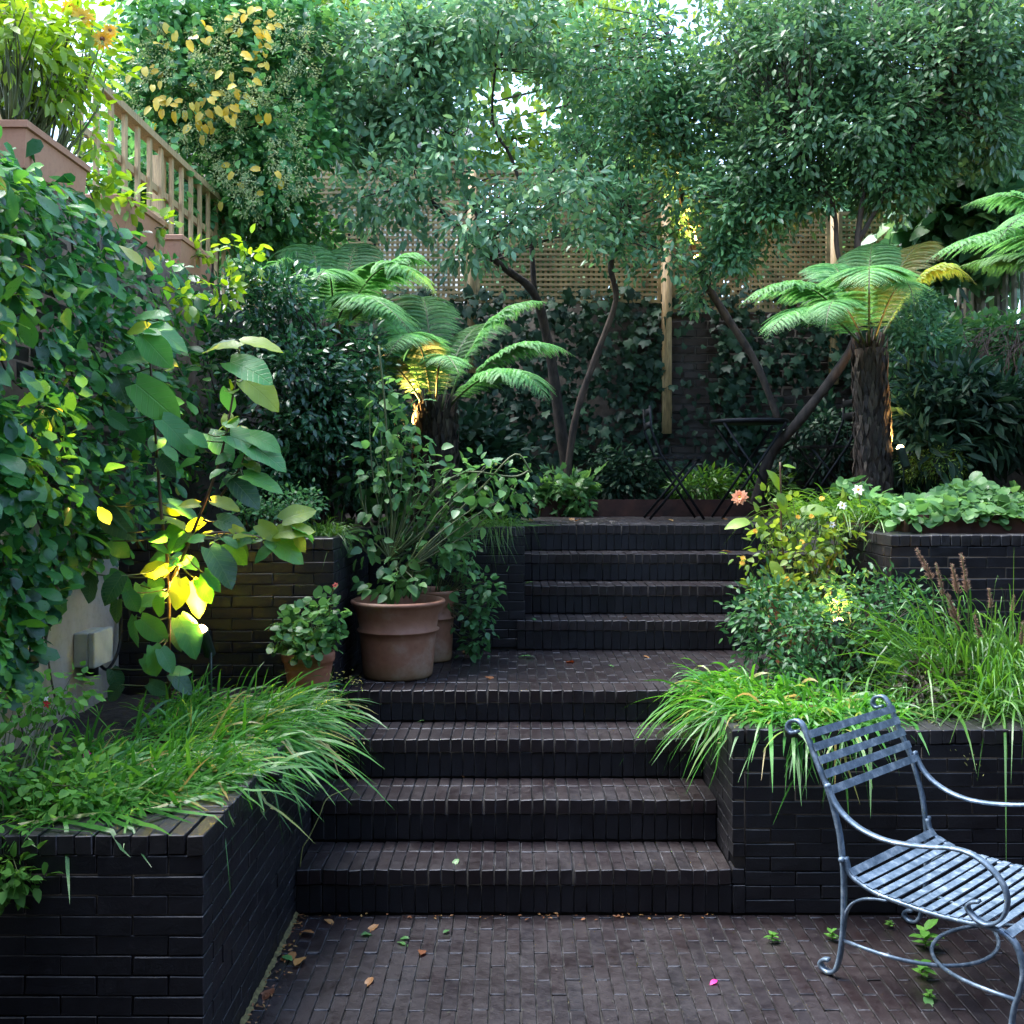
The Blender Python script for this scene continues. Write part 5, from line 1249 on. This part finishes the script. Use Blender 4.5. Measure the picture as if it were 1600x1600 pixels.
# geranium in the little pot
ge = thing('geranium', 'small scallop leaved geranium with one dusky red bud in the little pot', 'plant', tuple(P3+Vector((0, 0, .19))))
bl = [(482, 985, 4.6, 42, 30, .09, 26, 7, .03), (450, 985, 4.6, 22, 22, .06, 9, 7, .025), (515, 960, 4.6, 18, 25, .06, 9, 7, .025), (490, 1010, 4.55, 35, 14, .09, 14, 7, .02)]
P, D, Nn, S, CC = blob_leaves(bl, .028, .045, up=1.0); obj('foliage', cloud_mesh('foliage', P, D, Nn, S, T_ROUND, M['lf_mid']), ge)
mb = MB(); twigs(mb, CC, [P3+Vector((rs.uniform(-.05, .05), rs.uniform(-.05, .05), .19)) for _ in range(6)], .0028, 1); mb.tube(spline([at(522, 918, 4.6), at(518, 935, 4.6), at(512, 985, 4.6)], 4), .002, 5); mb.build('stems', M['stem'], ge)
flower(ge, at(524, 914, 4.6), (.4, -.6, -.4), .016, 6, 'duskp', 'duskp', 'bud')
# tall leafy plant in the big pots
ta = thing('cosmos_plant', 'tall leafy plant rising from the large banded pot', 'plant', tuple(P1+Vector((0, 0, .33))))
bl = [(640, 780, 5.35, 85, 75, .2, 22, 8, .05), (600, 740, 5.3, 55, 60, .16, 14, 8, .05), (725, 765, 5.3, 80, 45, .18, 16, 8, .05), (610, 640, 5.3, 40, 70, .14, 10, 7, .045), (635, 885, 5.2, 40, 35, .12, 7, 7, .04), (685, 860, 5.35, 40, 45, .12, 10, 8, .045), (575, 860, 5.2, 20, 60, .1, 5, 6, .04), (780, 755, 5.3, 45, 28, .12, 8, 7, .045), (620, 910, 5.12, 40, 18, .1, 6, 7, .03)]
P, D, Nn, S, CC = blob_leaves(bl, .04, .085, up=.75, droop=.35)
k_ = rs.permutation(len(P)); k1, k2 = k_[:290], k_[290:]
leaf_parts(ta, 'leaf', P[k1], D[k1], Nn[k1], S[k1], leaf3('lf_mid', p_tooth, n=12, wave=.03))
obj('foliage', cloud_mesh('foliage', P[k2], D[k2], Nn[k2], S[k2], T_BROAD, M['lf_mid']), ta, kind='stuff')
mb = MB(); twigs(mb, CC, [P1+Vector((rs.uniform(-.06, .06), rs.uniform(-.05, .05), .33+k*.05)) for k in range(6)], .004, .6)
for (pts) in ([(620, 935), (618, 870), (610, 780), (602, 640), (592, 540)], [(640, 935), (660, 800), (720, 740), (800, 745), (828, 735)], [(630, 935), (690, 830), (755, 760), (805, 710), (830, 738)], [(615, 935), (600, 850), (570, 800), (560, 740)]):
    mb.tube(spline([at(x, y, 5.25) for x, y in pts], 5), .0055, 6)
mb.build('stems', M['stem'], ta)
for (px, py) in ((829, 736), (588, 527), (594, 498), (775, 725), (596, 545)): flower(ta, at(px, py, 5.25), (.2, -.7, .5), .012, 7, 'lf_dahlia', 'yellowp', 'bud', layers=2)
mi = thing('mint_plant', 'mint like plant trailing from the pot half hidden behind the large one', 'plant', tuple(P2+Vector((0, 0, .33))))
bl = [(745, 965, 5.6, 26, 40, .08, 13, 7, .03), (705, 900, 5.6, 32, 45, .1, 13, 7, .03), (745, 1005, 5.62, 18, 12, .06, 6, 8, .03), (760, 930, 5.55, 18, 30, .08, 10, 8, .03), (720, 860, 5.6, 25, 25, .1, 10, 8, .035)]
P, D, Nn, S, CC = blob_leaves(bl, .035, .055, up=.7, droop=.4); obj('foliage', cloud_mesh('foliage', P, D, Nn, S, T_BROAD, M['lf_mint']), mi)
mb = MB(); twigs(mb, CC, [P2+Vector((rs.uniform(-.06, .06), rs.uniform(-.05, .05), .32)) for k in range(6)], .0028, .9); mb.build('stems', M['stem'], mi)
# grasses in the upper left bed
rimU = lambda p: np.where((p[:, 1] > 5.95), UT+.004, -.5)
b = Vector((-.18, 6.12, 1.36))
tuft('grass_tuft', 'fine dark grass tuft draping over the wall beside the upper steps', b, 420, (.16, .08), 290, 40, .34, .004, .9, 'bedgrass', 60, 14, rimU)
tuft('grass_tuft', 'fine dark grass tuft on the tall planter above the pots', Vector((-.95, 5.1, 1.36)), 260, (.1, .1), 300, 50, .26, .005, .8, 'bedgrass', 60, 14)
gl = shrub('low_perennial', 'low small leaved plants on the tall left planter beside the camellia', (-1.25, 4.98, 1.35), [(450, 790, 5.0, 60, 22, .1, 30, 22, .025), (400, 805, 4.95, 40, 18, .08, 16, 20, .025)], T_BROAD, 'lf_mint', .016, .03)
# back bed plants
shrub('bed_plants', 'bright rounded leaves at the left end of the ivy bed', at(900, 800, 8.45), [(890, 765, 8.4, 55, 25, .15, 30, 9, .06), (905, 790, 8.25, 18, 14, .05, 6, 7, .04), (850, 775, 8.4, 30, 18, .1, 12, 8, .05)], T_IVY, 'lf_mid', .06, .10)
shrub('bed_plants', 'feathery low ferns between the bistro chair and table', at(1090, 800, 8.7), [(1090, 765, 8.7, 50, 18, .15, 24, 24, .05), (1180, 760, 8.8, 60, 18, .15, 24, 22, .05)], T_SLIM, 'bedgrass', .06, .11)
shrub('bed_plants', 'dull leafy plants behind the bistro chair at the wall foot', at(1000, 800, 8.9), [(990, 750, 8.9, 60, 35, .15, 30, 24, .06), (940, 730, 8.95, 40, 40, .1, 18, 24, .06)], T_OVAL, 'lf_ivy', .05, .09)
shrub('fringe_plants', 'dark leaves behind the tree fern trunk above the pots', (-.4, 7.2, 1.35), [(740, 720, 7.3, 80, 60, .3, 50, 30, .07), (620, 740, 6.9, 80, 60, .3, 40, 30, .07), (780, 790, 7.2, 30, 25, .15, 12, 24, .05)], T_BROAD, 'lf_ivy', .06, .10)

# ------------------------------------------------------------------ trough plants, top left
tp = thing('trough_flowers', 'tall lime green flowering plants growing in the nearest trough', 'plant', (BX-.08, 4.1, 2.97))
bl = [(60, 100, 4.15, 75, 75, .2, 46, 11, .055), (120, 70, 4.3, 50, 70, .2, 26, 12, .05), (30, 50, 3.95, 60, 60, .2, 30, 12, .06), (140, 195, 4.5, 18, 50, .08, 9, 8, .04), (140, 270, 4.55, 16, 40, .06, 8, 8, .035)]
P, D, Nn, S, CC = blob_leaves(bl, .045, .08, up=.8, droop=.1); obj('foliage', cloud_mesh('foliage', P, D, Nn, S, T_OVAL, M['lf_lime']), tp)
mb = MB(); twigs(mb, CC, [Vector((BX-.08, y, 2.98)) for y in np.linspace(3.95, 4.35, 7)], .005, .9); mb.build('stems', M['stem'], tp)
for (px, py, r) in ((128, 28, .055), (160, 62, .05), (108, 12, .04), (172, 48, .035)): flower(tp, at(px, py, 4.15), (.3, -.8, .1), r, 13, 'yellowp', 'dead', T=T_SLIM, layers=2)
t2 = thing('trough_trailer', 'lime green trailing leaves over the middle and far troughs', 'plant', (BX, 5.2, 2.95))
bl = [(205, 318, 4.9, 24, 12, .06, 5, 6, .03), (250, 350, 5.3, 20, 10, .06, 3, 6, .03), (160, 300, 4.6, 18, 20, .05, 4, 6, .03), (310, 398, 5.9, 20, 10, .06, 4, 6, .03)]
P, D, Nn, S, CC = blob_leaves(bl, .05, .08, up=.7); obj('foliage', cloud_mesh('foliage', P, D, Nn, S, T_BROAD, M['lf_lime']), t2)
mb = MB(); twigs(mb, CC, [Vector((BX-.05, y, 2.97)) for y in (4.6, 5.0, 5.3, 5.9)], .003, .9); mb.build('stems', M['stem'], t2)

# ------------------------------------------------------------------ fallen leaves, petals, weeds
FL = leaf3('dead', p_ov, n=5, wave=.03); FG = leaf3('lf_mid', p_ov, n=5, wave=.03); FW = leaf3('lf_salvia', p_ov, n=5, wave=.02)
def fallen(px, py, z, size, ms, label, az=None, cat='leaf'):
    d = F*(CAMZ-z)/(py-VY); c = at(px, py, d); c.z = z+.006
    o = bpy.data.objects.new('fallen_leaf', ms[rs.randint(3)]); link(o, None, tuple(c)); o.scale = (size,)*3
    o.rotation_euler = (rs.uniform(-.15, .15), rs.uniform(-.2, .2), rs.uniform(0, 6.28) if az is None else az); tag(o, label, cat, 'fallen leaves'); return o
for (px, py, z, s, k, lb) in (
    (508, 1440, 0, .05, 0, 'curled russet fallen leaf by the left end of the lowest step'), (470, 1459, 0, .055, 0, 'brown fallen leaf in the corner of patio and planter'), (457, 1490, 0, .05, 0, 'pale brown fallen leaf against the left planter foot'),
    (475, 1499, 0, .07, 0, 'long dry bleached fallen leaf beside the left planter'), (442, 1497, 0, .05, 1, 'small green leaf lying against the left planter foot'), (566, 1463, 0, .055, 1, 'round fresh green fallen leaf on the patio'),
    (590, 1448, 0, .05, 0, 'orange brown fallen leaf near the round green one'), (622, 1475, 0, .045, 1, 'curled green fallen leaf left of centre on the patio'), (638, 1469, 0, .035, 1, 'tiny green fallen leaf next to the curled one'),
    (693, 1460, 0, .03, 1, 'tiny pale green fallen leaf under the lowest step'), (658, 1494, 0, .05, 0, 'orange fallen leaf in the middle of the patio'), (582, 1531, 0, .045, 0, 'dark wet fallen leaf on the patio'), (427, 1548, 0, .06, 0, 'dark brown fallen leaf beside the planter lower down'),
    (1447, 1560, 0, .05, 1, 'small green weed below the chair stretcher'),
    (718, 1213, .344, .028, 0, 'glossy brown fallen leaf on the second step'), (716, 1345, .172, .04, 1, 'tiny green weed on the lowest step'), (525, 1215, .344, .03, 0, 'small dry leaf at the left of the second step'), (663, 1128, .516, .03, 1, 'yellow green scrap on the third step'), (940, 1118, .516, .03, 1, 'green scrap on the right of the third step'),
    (760, 1060, .664, .07, 0, 'orange curled fallen leaf on the landing by the large pot'), (888, 1036, .664, .08, 0, 'orange brown fallen leaf in the middle of the landing'), (812, 1028, .664, .08, 1, 'thin yellow green leaf on the landing'), (725, 1021, .664, .07, 0, 'red brown fallen leaf beside the pots'), (951, 1041, .664, .03, 1, 'green speck on the landing'), (1005, 1027, .664, .04, 0, 'brown fallen leaf on the right of the landing'),
    (830, 968, .836, .05, 1, 'pale green fallen leaf at the left of the lowest upper step'), (980, 966, .836, .04, 0, 'orange fallen leaf on the lowest upper step'), (832, 911, 1.008, .07, 1, 'thin yellow leaf at the left of the sixth step'), (1128, 862, 1.18, .07, 0, 'orange fallen leaf on the seventh step at the right'),
    (822, 812, 1.357, .08, 0, 'tan fallen leaf at the left end of the terrace edge'), (892, 811, 1.357, .07, 0, 'orange fallen leaf on the terrace edge'), (910, 814, 1.357, .06, 0, 'second orange fallen leaf on the terrace edge'), (1043, 813, 1.357, .06, 0, 'yellow brown fallen leaf under the bistro chair'), (1130, 811, 1.357, .06, 0, 'tan fallen leaf below the bistro table')):
    fallen(px, py, z, s, FG if k else FL, lb)
fallen(1120, 1535, 0, .032, leaf3('pinkp', p_ov, n=5, wave=.02), 'bright pink petal lying on the patio', 2.2, 'petal')
# fine debris on joints
V, Fc = T_DIA; n = 420
px = rs.uniform(390, 1590, n); py = rs.uniform(1432, 1598, n); d = F*CAMZ/(py-VY); P = px3(px, py, d); P[:, 2] = .004
obj_ = obj('debris', cloud_mesh('debris', P, np.stack([rs.normal(size=n), rs.normal(size=n), 0*px], -1), np.tile([0, 0, 1.0], (n, 1)), rs.uniform(.003, .010, n), T_DIA, M['dusk']))
tag(obj_, 'scattered specks of plant debris on the wet patio', 'debris', kind='stuff')
mo = MB()
V = []; Fc = []
for i in range(60):
    y = 2.9+i*(3.88-2.9)/59; w = .012+.008*rs.rand(); V += [(XL+.001, y, .004+.012*rs.rand()), (XL+w, y, .003)]
Fc = [(2*i, 2*i+1, 2*i+3, 2*i+2) for i in range(59)]
o = obj('moss_line', mesh('moss_line', V, Fc, solid('moss', (.10, .085, .03), .9, 0, .4, 60)), pat, kind='stuff')

# little weeds growing in the paving joints under the chair
for (px, py, s, lb) in ((1446, 1482, .055, 'tallest green weed in the paving under the chair'), (1440, 1528, .04, 'bushy green weed below the chair stretcher ring'), (1300, 1470, .028, 'small weed in the paving beside the back chair leg'), (1206, 1472, .026, 'small weed in the paving left of the chair'), (1452, 1562, .022, 'tiny weed lowest in the paving under the chair'), (1390, 1450, .02, 'tiny weed in the paving behind the chair stretcher')):
    d = F*CAMZ/(py-VY); c = at(px, py, d); c.z = 0; wd = thing('weed', lb, 'weed', tuple(c), 'weeds in the paving')
    n = 9; az = np.arange(n)*2.4; D = np.stack([np.cos(az), np.sin(az), rs.uniform(.1, .7, n)], -1)
    P = np.tile(np.array(c), (n, 1))+np.stack([0*az, 0*az, np.linspace(.006, s*1.2, n)], -1)
    leaf_parts(wd, 'leaf', P, D, np.tile([0, 0, 1.0], (n, 1))-D*.2, rs.uniform(.7, 1.2, n)*s, FW)
    MB().tube([c, c+Vector((.002, 0, s*1.2))], .0014, 5).build('stem', M['stem'], wd)

# litter gathered along the foot of the planter and the lowest step
n = 170; t = rs.rand(n); side = rs.rand(n) < .6
P = np.where(side[:, None], np.stack([XL+.01+np.abs(rs.normal(size=n))*.03, 2.95+t*.93, np.full(n, .005)], -1), np.stack([XL+t*1.6, 3.878-np.abs(rs.normal(size=n))*.02, np.full(n, .005)], -1))
o = obj('debris', cloud_mesh('debris', P, np.stack([rs.normal(size=n), rs.normal(size=n), .1+0*t], -1), np.tile([0, 0, 1.0], (n, 1))+rs.normal(size=(n, 3))*.3, rs.uniform(.006, .022, n), T_OVAL, M['dead']))
tag(o, 'brown litter gathered along the foot of the planter and lowest step', 'debris', kind='stuff')
